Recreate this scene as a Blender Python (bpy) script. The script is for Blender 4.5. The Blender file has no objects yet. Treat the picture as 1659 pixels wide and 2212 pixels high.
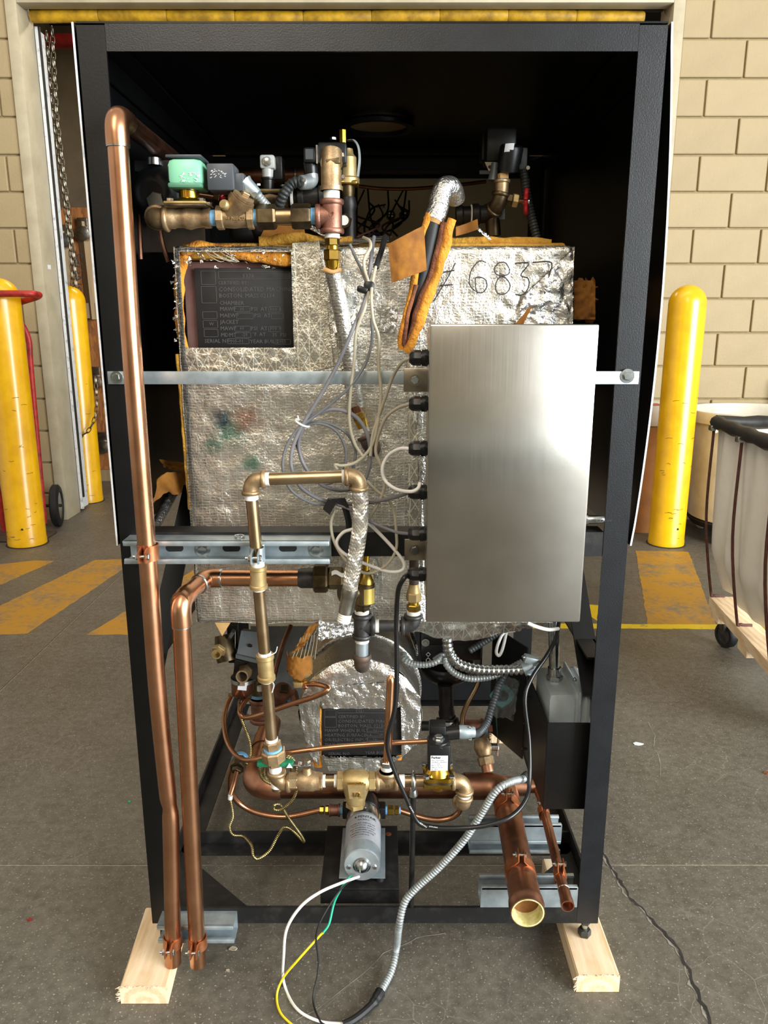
import bpy, bmesh, math, random
from mathutils import Vector as V, Matrix, noise
random.seed(7)
SC = bpy.context.scene
COL = SC.collection
# ---------------------------------------------------------------- camera
F = 1662.0; TH = math.radians(13.785); CAM = V((0, -1.283, 1.227))
cd = bpy.data.cameras.new('camera'); co = bpy.data.objects.new('camera', cd); COL.objects.link(co)
cd.sensor_fit = 'VERTICAL'; cd.sensor_height = 36.0; cd.lens = 36.0 * F / 2212.0
cd.clip_start = 0.02; cd.clip_end = 60
co.location = CAM; co.rotation_euler = (math.pi / 2 - TH, 0, 0)
SC.camera = co
# ---------------------------------------------------------------- world, daylight, exposure
w = bpy.data.worlds.new('world'); SC.world = w; w.use_nodes = True
w.node_tree.nodes['Background'].inputs[0].default_value = (1.0, 0.93, 0.83, 1)
w.node_tree.nodes['Background'].inputs[1].default_value = 0.52
def area(name, loc, target, sx, sy, watts, col):
    l = bpy.data.lights.new(name, 'AREA'); l.shape = 'RECTANGLE'; l.size = sx; l.size_y = sy
    l.energy = watts; l.color = col
    o = bpy.data.objects.new(name, l); COL.objects.link(o); o.location = loc
    o.rotation_euler = (V(target) - V(loc)).to_track_quat('-Z', 'Y').to_euler()
    return o
area('dock_door_daylight', (5.8, -4.2, 2.2), (0.3, 0.1, 0.4), 5.2, 3.8, 1050, (0.92, 0.97, 1.0))
area('hall_lamp_near', (-0.9, -3.2, 4.2), (-0.3, 0.2, 0.9), 1.4, 3.0, 75, (1.0, 0.88, 0.72))
area('hall_lamp_wall', (-0.4, 1.7, 4.7), (-0.4, 2.6, 0), 4.5, 1.0, 26, (1.0, 0.84, 0.64))
area('added_room_fill', (-1.0, 5.0, 3.9), (-1.6, 5.0, 0), 0.3, 1.6, 32, (1.0, 0.82, 0.6))  # unseen fill added to brighten the room past the doorway
SC.view_settings.view_transform = 'Standard'; SC.view_settings.look = 'None'
SC.view_settings.gamma = 1.0; SC.view_settings.use_curve_mapping = False
SC.view_settings.exposure = 0.55

# ---------------------------------------------------------------- projection of photo points to places
def ray(px, py):
    u = (px - 829.5) / F; v = (1106 - py) / F; c, s = math.cos(TH), math.sin(TH)
    return V((u, c + v * s, -s + v * c))
def at(px, py, Y):
    d = ray(px, py); return CAM + d * ((Y - CAM.y) / d.y)
def atz(px, py, Z):
    d = ray(px, py); return CAM + d * ((Z - CAM.z) / d.z)
def dep(p): return (p[1] - CAM.y) * math.cos(TH) - (p[2] - CAM.z) * math.sin(TH)
def rad(wpx, p): return wpx / 2 * dep(p) / F
def path(Y, *pp):
    out = []
    for q in pp:
        out.append(at(q[0], q[1], q[2] if len(q) > 2 else Y))
    return out
X, YY, ZZ = V((1, 0, 0)), V((0, 1, 0)), V((0, 0, 1))
def lerp(a, b, t): return V(a) * (1 - t) + V(b) * t

# ---------------------------------------------------------------- mesh building
def spline(pts, n=8):
    pts = [V(p) for p in pts]
    if len(pts) < 3: return pts
    P = [pts[0] * 2 - pts[1]] + pts + [pts[-1] * 2 - pts[-2]]
    out = []
    for i in range(1, len(P) - 2):
        a, b, c, d = P[i - 1], P[i], P[i + 1], P[i + 2]
        for k in range(n):
            t = k / n
            out.append(0.5 * ((2 * b) + (c - a) * t + (2 * a - 5 * b + 4 * c - d) * t * t + (3 * b - a - 3 * c + d) * t ** 3))
    out.append(pts[-1])
    return out
def resample(pts, step):
    L = [0]
    for i in range(1, len(pts)): L.append(L[-1] + (pts[i] - pts[i - 1]).length)
    n = max(2, int(L[-1] / step)); out = []; j = 0
    for k in range(n + 1):
        s = L[-1] * k / n
        while j < len(L) - 2 and L[j + 1] < s: j += 1
        d = L[j + 1] - L[j]; out.append(pts[j].lerp(pts[j + 1], (s - L[j]) / d if d > 1e-9 else 0))
    return out
def frames(pts):
    n = len(pts); T = []
    for i in range(n):
        t = pts[min(i + 1, n - 1)] - pts[max(i - 1, 0)]
        T.append(t.normalized() if t.length > 1e-9 else V((0, 0, 1)))
    a = ZZ if abs(T[0].z) < 0.9 else X
    u = T[0].cross(a).normalized(); U = [u]
    for i in range(1, n):
        u = U[-1] - T[i] * U[-1].dot(T[i])
        U.append(u.normalized() if u.length > 1e-6 else U[-1])
    return [(U[i], T[i].cross(U[i]).normalized()) for i in range(n)]
class G:
    def __init__(s): s.v = []; s.f = []
    def add(s, vs, fs):
        o = len(s.v); s.v += [V(p) for p in vs]; s.f += [tuple(i + o for i in f) for f in fs]; return s
    def rings(s, R, cap=True, loop=False):
        n = len(R[0]); vs = [p for r in R for p in r]; fs = []
        m = len(R)
        for i in range(m if loop else m - 1):
            j = (i + 1) % m
            for k in range(n):
                l = (k + 1) % n; fs.append((i * n + k, i * n + l, j * n + l, j * n + k))
        if cap and not loop:
            fs.append(tuple(range(n - 1, -1, -1))); fs.append(tuple((m - 1) * n + k for k in range(n)))
        return s.add(vs, fs)
    def tube(s, pts, r, n=12, cap=True):
        pts = [V(p) for p in pts]; fr = frames(pts); R = []
        for i, p in enumerate(pts):
            ri = r[i] if isinstance(r, (list, tuple)) else r
            u, v = fr[i]
            R.append([p + u * (ri * math.cos(2 * math.pi * k / n)) + v * (ri * math.sin(2 * math.pi * k / n)) for k in range(n)])
        return s.rings(R, cap)
    def cyl(s, a, b, r, n=18, r2=None, cap=True): return s.tube([a, b], [r, r if r2 is None else r2], n, cap)
    def lathe(s, a, b, prof, n=20, cap=True, rot=0.0):
        a, b = V(a), V(b); t = (b - a).normalized(); h = ZZ if abs(t.z) < 0.9 else X
        u = t.cross(h).normalized(); v = t.cross(u); L = (b - a).length; R = []
        for q, r in prof:
            c = a + t * (q * L)
            R.append([c + u * (r * math.cos(rot + 2 * math.pi * k / n)) + v * (r * math.sin(rot + 2 * math.pi * k / n)) for k in range(n)])
        return s.rings(R, cap)
    def hollow(s, a, b, r, ri, n=20):
        a, b = V(a), V(b)
        return s.lathe(a, b, [(0, ri), (0, r), (1, r), (1, ri), (0, ri)], n, cap=False)
    def hex(s, a, b, r, rot=0.3, n=6):
        return s.lathe(a, b, [(0, r * .9), (.12, r), (.88, r), (1, r * .9)], n, True, rot)
    def ball(s, c, r, n=14, sz=1.0):
        c = V(c); pr = [(0.5 - 0.5 * math.cos(math.pi * k / 8), r * math.sin(math.pi * k / 8) + 1e-5) for k in range(9)]
        return s.lathe(c - ZZ * r * sz, c + ZZ * r * sz, pr, n)
    def box(s, c, d, rot=None, bev=0.0):
        bm = bmesh.new(); bmesh.ops.create_cube(bm, size=1.0)
        for q in bm.verts: q.co = V((q.co.x * d[0], q.co.y * d[1], q.co.z * d[2]))
        if bev > 0: bmesh.ops.bevel(bm, geom=bm.edges[:], offset=bev, segments=2, affect='EDGES', profile=0.5)
        bm.verts.index_update()
        vs = [V(q.co) for q in bm.verts]; fs = [[q.index for q in f.verts] for f in bm.faces]; bm.free()
        if rot is not None: vs = [rot @ p for p in vs]
        return s.add([p + V(c) for p in vs], fs)
    def span(s, lo, hi, bev=0.0):
        lo, hi = V(lo), V(hi); return s.box((lo + hi) / 2, hi - lo, None, bev)
    def prism(s, pts, d):
        pts = [V(p) for p in pts]; n = len(pts); d = V(d)
        fs = [tuple(range(n)), tuple(range(2 * n - 1, n - 1, -1))]
        fs += [(i, i + n, (i + 1) % n + n, (i + 1) % n) for i in range(n)]
        return s.add(pts + [p + d for p in pts], fs)
    def sheet(s, fn, nu, nv, th=0.0008, skip=None):
        P = [[V(fn(i / nu, j / nv)) for i in range(nu + 1)] for j in range(nv + 1)]
        def nrm(i, j):
            a = P[j][min(i + 1, nu)] - P[j][max(i - 1, 0)]; b = P[min(j + 1, nv)][i] - P[max(j - 1, 0)][i]
            n = a.cross(b); return n.normalized() if n.length > 1e-12 else V((0, 1, 0))
        N = (nu + 1) * (nv + 1)
        vs = [P[j][i] for j in range(nv + 1) for i in range(nu + 1)]
        vs += [P[j][i] - nrm(i, j) * th for j in range(nv + 1) for i in range(nu + 1)]
        fs = []; ok = {}
        for j in range(nv):
            for i in range(nu):
                ok[i, j] = not (skip and skip((i + .5) / nu, (j + .5) / nv))
        ix = lambda i, j: j * (nu + 1) + i
        for j in range(nv):
            for i in range(nu):
                if not ok[i, j]: continue
                q = (ix(i, j), ix(i + 1, j), ix(i + 1, j + 1), ix(i, j + 1))
                fs.append(q); fs.append(tuple(N + k for k in reversed(q)))
                for di, dj, a, b in ((0, -1, q[0], q[1]), (1, 0, q[1], q[2]), (0, 1, q[2], q[3]), (-1, 0, q[3], q[0])):
                    if not ok.get((i + di, j + dj)): fs.append((b, a, a + N, b + N))
        return s.add(vs, fs)
    def ridged(s, pts, r, pitch=0.005, depth=0.18, n=10, sharp=False):
        P = resample([V(p) for p in pts], pitch / 4)
        pr = (0.0, .6, 1.0, .6) if not sharp else (0.0, 1.0, 1.0, .9)
        return s.tube(P, [r * (1 - depth + depth * pr[i % 4]) for i in range(len(P))], n)
def nz(p, s, seed=0.0): return noise.noise(V((p[0] * s + seed, p[1] * s - seed, p[2] * s + 2.7 * seed)))

def root_of(o):
    while o.parent is not None: o = o.parent
    return o
def part(name, g, m, parent=None, smooth=40, label=None, kind=None):
    me = bpy.data.meshes.new(name)
    org = root_of(parent).location if parent is not None else V((0, 0, 0))
    me.from_pydata([tuple(p - org) for p in g.v], [], g.f)
    if smooth:
        me.polygons.foreach_set('use_smooth', [True] * len(me.polygons))
        me.update(); me.set_sharp_from_angle(angle=math.radians(smooth))
    me.update()
    me.materials.append(MAT[m] if isinstance(m, str) else m)
    o = bpy.data.objects.new(name, me); COL.objects.link(o)
    if parent is not None: o.parent = parent
    if label: o['label'] = label
    if kind: o['kind'] = kind
    return o
def tag(o, label, cat, group=None):
    o['label'] = label; o['category'] = cat
    if group: o['group'] = group
    return o
def thing(name, label, cat, loc=(0, 0, 0), group=None):
    o = bpy.data.objects.new(name, None); COL.objects.link(o); o.location = V(loc)
    o.empty_display_size = 0.05
    return tag(o, label, cat, group)
def solo(name, g, m, label, cat, group=None, smooth=40):
    c = V((0, 0, 0))
    for p in g.v: c += p
    c /= max(1, len(g.v)); me_g = G(); me_g.v = [p - c for p in g.v]; me_g.f = g.f
    o = part(name, me_g, m, None, smooth); o.location = c
    return tag(o, label, cat, group)
def struct(name, g, m, parent=None, smooth=0):
    o = part(name, g, m, parent, smooth)
    if parent is None: o['kind'] = 'structure'
    return o
def text(body, size, pos, ux, uy, m, parent, name='lettering', ex=0.0004, align='LEFT', bold=0.0):
    cu = bpy.data.curves.new(name, 'FONT'); cu.body = body; cu.size = size; cu.extrude = ex; cu.align_x = align
    cu.resolution_u = 1; cu.offset = bold
    o = bpy.data.objects.new(name + '_tmp', cu); COL.objects.link(o)
    bpy.context.view_layer.update()
    me = bpy.data.meshes.new_from_object(o); bpy.data.objects.remove(o); bpy.data.curves.remove(cu)
    ux, uy = V(ux).normalized(), V(uy).normalized(); uz = ux.cross(uy); g = G()
    g.v = [V(pos) + ux * p.co.x + uy * p.co.y + uz * p.co.z for p in me.vertices]
    g.f = [tuple(f.vertices) for f in me.polygons]; bpy.data.meshes.remove(me)
    return part(name, g, m, parent, 0)
# ---------------------------------------------------------------- materials
MAT = {}
def lin(h):
    h = h.lstrip('#'); o = []
    for i in (0, 2, 4):
        c = int(h[i:i + 2], 16) / 255; o.append(c / 12.92 if c <= .04045 else ((c + .055) / 1.055) ** 2.4)
    return (*o, 1)
class N:
    def __init__(s, name):
        s.m = bpy.data.materials.new(name); s.m.use_nodes = True; s.t = s.m.node_tree; s.b = s.t.nodes['Principled BSDF']
        MAT[name] = s.m
    def n(s, ty, **kw):
        x = s.t.nodes.new(ty)
        for k, v in kw.items():
            if k.startswith('i_'):
                k2 = k[2:]; x.inputs[int(k2) if k2.isdigit() else k2.replace('_', ' ')].default_value = v
            else: setattr(x, k, v)
        return x
    def l(s, a, b): s.t.links.new(a, b)
    def co(s, scale=(1, 1, 1)):
        tc = s.n('ShaderNodeTexCoord'); mp = s.n('ShaderNodeMapping'); mp.inputs['Scale'].default_value = scale
        s.l(tc.outputs['Object'], mp.inputs[0]); return mp.outputs[0]
    def noise(s, co, scale, detail=4, rough=.6):
        x = s.n('ShaderNodeTexNoise', i_Scale=scale, i_Detail=detail, i_Roughness=rough); s.l(co, x.inputs['Vector']); return x.outputs['Fac']
    def ramp(s, f, stops):
        r = s.n('ShaderNodeValToRGB'); e = r.color_ramp.elements
        while len(e) < len(stops): e.new(.5)
        for i, (p, c) in enumerate(stops): e[i].position = p; e[i].color = c if len(c) == 4 else (*c, 1)
        s.l(f, r.inputs[0]); return r.outputs[0]
    def mix(s, f, a, b, mode='MIX'):
        x = s.n('ShaderNodeMix', data_type='RGBA', blend_type=mode)
        for sock, v in ((0, f), (6, a), (7, b)):
            if isinstance(v, (int, float)): x.inputs[sock].default_value = v
            elif isinstance(v, tuple): x.inputs[sock].default_value = v
            else: s.l(v, x.inputs[sock])
        return x.outputs[2]
    def math(s, op, a, b=0.0):
        x = s.n('ShaderNodeMath', operation=op)
        for i, v in enumerate((a, b)):
            if isinstance(v, (int, float)): x.inputs[i].default_value = v
            else: s.l(v, x.inputs[i])
        return x.outputs[0]
    def bump(s, h, strength, dist=.001):
        x = s.n('ShaderNodeBump', i_Strength=strength, i_Distance=dist); s.l(h, x.inputs['Height'])
        s.l(x.outputs[0], s.b.inputs['Normal']); return x
    def set(s, **kw):
        for k, v in kw.items():
            sock = s.b.inputs[k.replace('_', ' ')]
            if isinstance(v, (int, float, tuple)): sock.default_value = v
            else: s.l(v, sock)
def M(name, c, c2=None, metal=0.0, rough=.5, scale=25, bump=0.0, bscale=180, bdist=.001, lo=.35, hi=.65, stretch=(1, 1, 1), coat=0.0, rvar=0.0, detail=5):
    s = N(name); c = lin(c); co = s.co(stretch)
    s.set(Metallic=metal, Roughness=rough, Coat_Weight=coat)
    if coat: s.set(Coat_Roughness=.12)
    if c2:
        f = s.noise(co, scale, detail); s.set(Base_Color=s.ramp(f, [(lo, c), (hi, lin(c2))]))
    else: s.set(Base_Color=c)
    if rvar:
        r = s.noise(co, scale * 1.7, 3); s.set(Roughness=s.math('ADD', s.math('MULTIPLY', r, rvar * 2), rough - rvar))
    if bump: s.bump(s.noise(co, bscale, 4), bump, bdist)
    return s.m
M('copper', '#cf9c78', '#ad7a58', metal=1, rough=.3, scale=9, rvar=.12, lo=.3, hi=.7)
M('copper_dull', '#bd8c70', '#90634c', metal=1, rough=.42, scale=14, rvar=.12, bump=.1)
M('copper_dark', '#9a7058', '#6d4a3a', metal=1, rough=.35, scale=14, rvar=.12)
M('copper_bright', '#dba57c', '#bd845a', metal=1, rough=.22, scale=12)
M('copper_plated', '#cb8a62', '#a8673f', metal=.9, rough=.42, scale=30)
M('brass_pipe', '#b5a080', '#957c5a', metal=1, rough=.34, scale=12, rvar=.1)
M('bronze', '#b89f7a', '#8d7454', metal=.8, rough=.45, scale=40, bump=.35, bscale=420)
M('bronze_red', '#9c7060', '#74503f', metal=.85, rough=.5, scale=40, bump=.4, bscale=420)
M('brass', '#c0a04f', '#8f7234', metal=1, rough=.28, scale=20, rvar=.1)
M('brass_yellow', '#c8a23c', '#a5822c', metal=1, rough=.25, scale=14)
M('brass_dark', '#6e5f42', '#43382a', metal=.9, rough=.42, scale=30)
M('brass_matte', '#bfa878', '#9a8252', metal=.7, rough=.5, scale=30)
M('iron', '#5d5c5a', '#3d3d3d', metal=.8, rough=.5, scale=30, bump=.25, bscale=300)
M('iron_rusty', '#6a5648', '#4a4542', metal=.6, rough=.6, scale=40, bump=.3, bscale=260)
M('iron_black', '#2c2a29', '#191817', metal=.5, rough=.45, scale=30, bump=.2)
M('galv', '#b4c0c5', '#97a4aa', metal=.7, rough=.42, scale=30, rvar=.1)
M('galv_white', '#c9d2d6', '#b2bcc2', metal=.7, rough=.4, scale=30)
M('zinc', '#c8cccc', '#9ea3a3', metal=1, rough=.25, scale=40)
M('steel_conduit', '#a2a8a8', '#868d8d', metal=.5, rough=.4, scale=60)
M('conduit_bright', '#b8bcbc', '#8c9292', metal=1, rough=.22, scale=60)
M('conduit_dark', '#4d5152', '#3a3e40', metal=.4, rough=.5, scale=60)
M('capillary', '#b3a472', '#7d7048', metal=1, rough=.35, scale=60)
M('braid', '#d9d5cc', '#bcb6ab', metal=.85, rough=.4, scale=80)
M('ferrule', '#b3b0a6', '#8b887f', metal=1, rough=.35, scale=40)
M('black_paint', '#0d0e10', '#08090a', rough=.4, scale=18, bump=.12, bscale=260)
M('black_hammer_lit', '#16191d', '#101215', rough=.32, scale=18, bump=.35, bscale=420, bdist=.0008)  # hammered finish; bluish daylight sheen put into its lighter black
M('black_sheet', '#101112', '#0b0b0c', rough=.3, scale=6)
M('black_dirty', '#131313', '#2e2c29', rough=.55, scale=26, lo=.5, hi=.8, bump=.2)
M('black_plastic', '#151515', None, rough=.35)
M('black_rubber', '#161617', '#1e1e1f', rough=.55, scale=40)
M('plate_black', '#1d1d1e', '#161617', rough=.5, scale=30)
M('plate_raised', '#4a4a4c', None, rough=.42)
M('primer_brown', '#6f4f4a', '#5a3c38', rough=.6, scale=20, bump=.1)
M('grey_paint', '#5f6467', '#4d5254', metal=.2, rough=.45, scale=20)
M('grey_sheet', '#6b6c69', '#575856', metal=.5, rough=.5, scale=14)
M('grey_box', '#b6c0c2', '#a6b0b2', metal=.25, rough=.4, scale=18)
M('beige_sheet', '#cdc2a6', '#b8ad92', metal=.3, rough=.4, scale=8)
M('kraft', '#936018', '#6f4210', rough=.85, scale=30, bump=.35, bscale=60, bdist=.002)
M('kraft_light', '#c29a63', '#a67d49', rough=.6, scale=30, bump=.2, bscale=60)
M('wool', '#dd9c34', '#b0691c', rough=.95, scale=38, bump=1.0, bscale=110, bdist=.006, lo=.3, hi=.7)
M('wool_dark', '#8a5436', '#5d3524', rough=.95, scale=38, bump=1.0, bscale=140, bdist=.005)
M('wool_yellow', '#c79a3c', '#a8741f', rough=.95, scale=30, bump=1.0, bscale=130, bdist=.005)
M('tape_white', '#e9e7e0', '#d5d2c8', rough=.6, scale=60, bump=.3, bscale=500)
M('tape_blue', '#7fb4d8', '#5b95c0', rough=.5, scale=60)
M('white_wire', '#e8e6e1', None, rough=.4)
M('beige_wire', '#b5ae99', '#a59e89', rough=.45, scale=20)
M('grey_wire', '#7c7a7e', '#69686c', rough=.42, scale=20)
M('grey_wire_dark', '#6c6e6f', '#5a5c5e', rough=.42, scale=20)
M('black_wire', '#151516', None, rough=.28)
M('yellow_wire', '#e6d322', None, rough=.35)
M('green_wire', '#16a37f', None, rough=.35)
M('green_grip', '#126b4a', None, rough=.4)
M('coil_green', '#7fbf9c', '#76b592', rough=.35, scale=12)
M('coil_dark', '#4a7d63', None, rough=.4)
M('slate', '#3f4347', '#383c40', rough=.4, scale=20)
M('red_paint', '#a81d22', '#8a1519', rough=.4, scale=30)
M('truck_red', '#b92a24', '#7d1a18', rough=.45, scale=22)
M('paper_label', '#dfe3e6', '#cfd5da', rough=.55, scale=20)
M('silver_label', '#b9bdc4', '#aab0b8', metal=.3, rough=.4, scale=20)
M('gold_label', '#d6bd62', None, metal=.5, rough=.35)
M('torn_label', '#c3b8a0', '#8b8471', rough=.7, scale=40)
M('ink', '#3a3c40', None, rough=.6)
M('ink_black', '#151515', None, rough=.6)
M('marker', '#38342f', None, rough=.6)
M('clear_plastic', '#a7a9a4', None, rough=.15)
M('mortar', '#988763', '#8b7a57', rough=.9, scale=30)
M('steel_cream', '#b3a98f', '#a3997f', rough=.5, scale=7)
M('steel_white', '#d7d9da', '#9a9da0', rough=.5, scale=26, lo=.55, hi=.7)
M('pad_yellow', '#c99b12', '#8d6a10', rough=.6, scale=14, bump=.3, bscale=30, bdist=.004)
M('bollard_yellow', '#e8b404', '#d6a003', rough=.3, scale=9, coat=.25)
M('stain_dark', '#6b5713', None, rough=.6)
M('room_tan', '#6f5f45', '#5d4f39', rough=.8, scale=3)
M('room_dark', '#2b251d', '#221d17', rough=.9, scale=3)
M('board_tan', '#9c835f', '#86704f', rough=.7, scale=20, stretch=(1, 1, .1))
M('cardboard', '#a8713c', '#986434', rough=.75, scale=10)
M('cardboard_white', '#d8d2c6', '#c8c1b2', rough=.7, scale=10)
M('bin_white', '#d2cdbd', '#b5ae9a', rough=.5, scale=6, lo=.4, hi=.75)
M('canvas_white', '#efece3', '#e2dccd', rough=.85, scale=5, bump=.15, bscale=300, bdist=.001)
M('rust_rod', '#5c3328', '#43241d', rough=.65, scale=60)
M('vinyl_black', '#1c1c1d', '#2b2a28', rough=.5, scale=40, bump=.2)
M('gasket_teal', '#5fa9b5', None, rough=.5)
M('bag_clear', '#9fb0b5', None, rough=.12)
M('chain_metal', '#8d8574', '#6d6555', metal=.9, rough=.4, scale=60)
M('pipe_red', '#8e1a17', '#6a1412', rough=.5, scale=20)
M('cable_tie', '#dcdcd8', None, rough=.35)
M('filler', '#b0a691', '#857c6a', rough=.95, scale=60, bump=.4, bscale=160)
M('crack', '#1f1c18', '#2c2823', rough=1, scale=60)
M('crack_light', '#8d8a82', '#77736b', rough=1, scale=60)
M('debris', '#b8b3a6', '#8c7b5c', rough=.9, scale=60)
s = N('glass_clear'); s.set(Base_Color=(.75, .78, .76, 1), Roughness=.1, Transmission_Weight=.85, IOR=1.45)
s = N('bag_film'); s.set(Base_Color=(.85, .9, .92, 1), Roughness=.12, Transmission_Weight=.9, IOR=1.2, Alpha=.55)
s.bump(s.noise(s.co(), 60, 3), .8, .004)
# aluminium foil jacket with reinforcing threads
def foil(name, mode, col='#eceae3', wr=.5, rough=.24, strength=.7, dirt=None, stain=False):
    s = N(name); co = s.co(); sx = s.n('ShaderNodeSeparateXYZ'); s.l(co, sx.inputs[0])
    big = s.noise(co, 22, 4, .65); fine = s.noise(co, 260, 3, .6); mid = s.noise(co, 75, 3, .6)
    def lines(v, per, w):
        fr = s.math('FRACT', s.math('MULTIPLY', v, 1 / per)); d = s.math('ABSOLUTE', s.math('SUBTRACT', fr, .5))
        return s.math('LESS_THAN', d, w)
    wob = s.math('MULTIPLY', s.noise(co, 18, 2), .012)
    x = s.math('ADD', sx.outputs[0], wob); z = s.math('ADD', sx.outputs[2], wob)
    if mode == 'h':
        th = s.math('MAXIMUM', lines(z, .0052, .1), s.math('MULTIPLY', lines(x, .0135, .04), .6))
    elif mode == 'tri':
        a = s.math('ADD', x, s.math('MULTIPLY', z, .62)); b = s.math('SUBTRACT', x, s.math('MULTIPLY', z, .62))
        th = s.math('MAXIMUM', lines(x, .02, .05), s.math('MAXIMUM', lines(a, .02, .05), lines(b, .02, .05)))
    else: th = s.math('MULTIPLY', fine, .2)
    h = s.math('ADD', s.math('MULTIPLY', big, 2.2 * wr), s.math('ADD', s.math('MULTIPLY', mid, .6), s.math('MULTIPLY', fine, .55)))
    h = s.math('ADD', h, s.math('MULTIPLY', th, .16))
    s.bump(h, strength, .004)
    c = s.ramp(big, [(.3, lin(col)), (.7, lin('#d2d0c8'))])
    if mode: c = s.mix(s.math('MULTIPLY', th, .38), c, lin('#f0e8d4'))
    if dirt: c = s.mix(s.ramp(s.noise(co, 9, 5), [(.52, (0, 0, 0, 1)), (.72, (.7, .7, .7, 1))]), c, lin(dirt))
    if stain:
        for (px, py, rr, cc) in ((500, 930, .05, '#3f8f7d'), (478, 905, .035, '#2f4f6a'), (530, 905, .045, '#b98a76'), (462, 960, .03, '#47917f'), (545, 1000, .03, '#5aa08c'), (640, 600, .03, '#6f9f95')):
            p = at(px, py, .12) - V((-.017, .4, .661)); vm = s.n('ShaderNodeVectorMath', operation='DISTANCE'); s.l(co, vm.inputs[0]); vm.inputs[1].default_value = p
            fo = s.math('SUBTRACT', 1.0, s.math('DIVIDE', vm.outputs['Value'], rr)); fo = s.math('MULTIPLY', fo, s.noise(co, 60, 4))
            c = s.mix(s.ramp(fo, [(.12, (0, 0, 0, 1)), (.4, (.75, .75, .75, 1))]), c, lin(cc))
    s.set(Base_Color=c, Metallic=.95, Roughness=s.math('ADD', s.math('MULTIPLY', th, .2), rough))
foil('foil_scrim', 'h', strength=.6, rough=.24, stain=True); foil('foil_tri', 'tri', col='#dcd8c8', strength=.5); foil('foil_bright', None, col='#dfe2e4', wr=.9, rough=.16, strength=.6)
foil('foil_tape', None, col='#b9bab8', wr=.6, rough=.26, strength=.6); foil('foil_dark', 'h', col='#a8a8a4', dirt='#4b4038')
foil('foil_wrap', None, col='#9c9ea0', wr=.8, rough=.25, strength=.8, dirt='#6b4a33')
# brushed stainless
s = N('stainless'); co = s.co((1, 1, 1)); br = s.noise(s.co((900, 900, 6)), 1, 3); sm = s.noise(co, 9, 4)
s.set(Metallic=1.0, Base_Color=s.ramp(sm, [(.35, lin('#aaa79f')), (.75, lin('#bcb9b1'))]), Anisotropic=.7, Anisotropic_Rotation=0.0,
      Roughness=s.math('ADD', s.math('MULTIPLY', br, .06), .21))
s.bump(br, .06, .0005)
M('stainless_plain', '#a59c8c', '#8f877a', metal=1, rough=.33, scale=20)
# floor concrete
s = N('concrete'); co = s.co()
a = s.noise(co, 1.1, 6, .62); b = s.noise(co, 7, 6, .7); c = s.noise(co, 46, 4, .7); sp = s.noise(co, 210, 2, .5)
col = s.ramp(a, [(.3, lin('#433e33')), (.7, lin('#625d52'))])
col = s.mix(.5, col, s.ramp(b, [(.3, lin('#3d372c')), (.72, lin('#6e695d'))]))
col = s.mix(.35, col, s.ramp(c, [(.3, lin('#35322d')), (.75, lin('#827d73'))]))
col = s.mix(s.ramp(sp, [(.63, (0, 0, 0, 1)), (.72, (.6, .55, .55, 1))]), col, lin('#bdb9ae'))
vo = s.n('ShaderNodeTexVoronoi', feature='DISTANCE_TO_EDGE', i_Scale=11.0); s.l(s.mix(.06, co, s.noise(co, 9, 3)), vo.inputs['Vector'])
ve = s.ramp(vo.outputs['Distance'], [(.0, (1, 1, 1, 1)), (.012, (0, 0, 0, 1))])
ve = s.mix(1.0, ve, s.ramp(s.noise(co, 2.3, 4), [(.5, (0, 0, 0, 1)), (.62, (.5, .5, .5, 1))]), 'MULTIPLY')
col = s.mix(ve, col, lin('#8d897f'))
s.set(Base_Color=col, Roughness=s.math('ADD', s.math('MULTIPLY', b, .25), .38))
s.bump(s.math('ADD', c, s.math('MULTIPLY', sp, .6)), .25, .002)
# worn floor paint
def paint(name, col, lo, hi):
    s = N(name); co = s.co(); f = s.noise(co, 5, 6, .7); g2 = s.noise(co, 40, 4, .7)
    w1 = s.ramp(s.math('ADD', s.math('MULTIPLY', f, .7), s.math('MULTIPLY', g2, .3)), [(lo, (0, 0, 0, 1)), (hi, (1, 1, 1, 1))])
    c = s.mix(w1, lin(col), lin('#6b665a')); s.set(Base_Color=c, Roughness=.55); s.bump(g2, .15, .001)
paint('paint_ochre', '#a97c26', .47, .66); paint('paint_yellow', '#d3b619', .54, .64)
# painted concrete block
s = N('block_paint'); co = s.co(); f = s.noise(co, 4, 5); p = s.noise(co, 90, 4, .7)
oi = s.n('ShaderNodeObjectInfo')
c = s.ramp(f, [(.3, lin('#a08e6a')), (.7, lin('#94825f'))])
c = s.mix(s.math('MULTIPLY', oi.outputs['Random'], .25), c, lin('#a99874'))
s.set(Base_Color=c, Roughness=.62); s.bump(p, .55, .003)
# pine
s = N('pine'); co = s.co((1, 1, 1)); d = s.noise(co, 6, 3); wv = s.n('ShaderNodeTexWave', wave_type='RINGS', rings_direction='Y', i_Scale=14.0, i_Distortion=3.0, i_Detail=3.0)
s.l(co, wv.inputs['Vector']); fi = s.noise(s.co((140, 8, 140)), 1, 3)
c = s.ramp(wv.outputs['Fac'], [(.2, lin('#e0caa8')), (.85, lin('#cdae84'))]); c = s.mix(.35, c, s.ramp(fi, [(.3, lin('#c2a078')), (.7, lin('#ecdabb'))]))
s.set(Base_Color=c, Roughness=.75); s.bump(fi, .3, .001)
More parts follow.
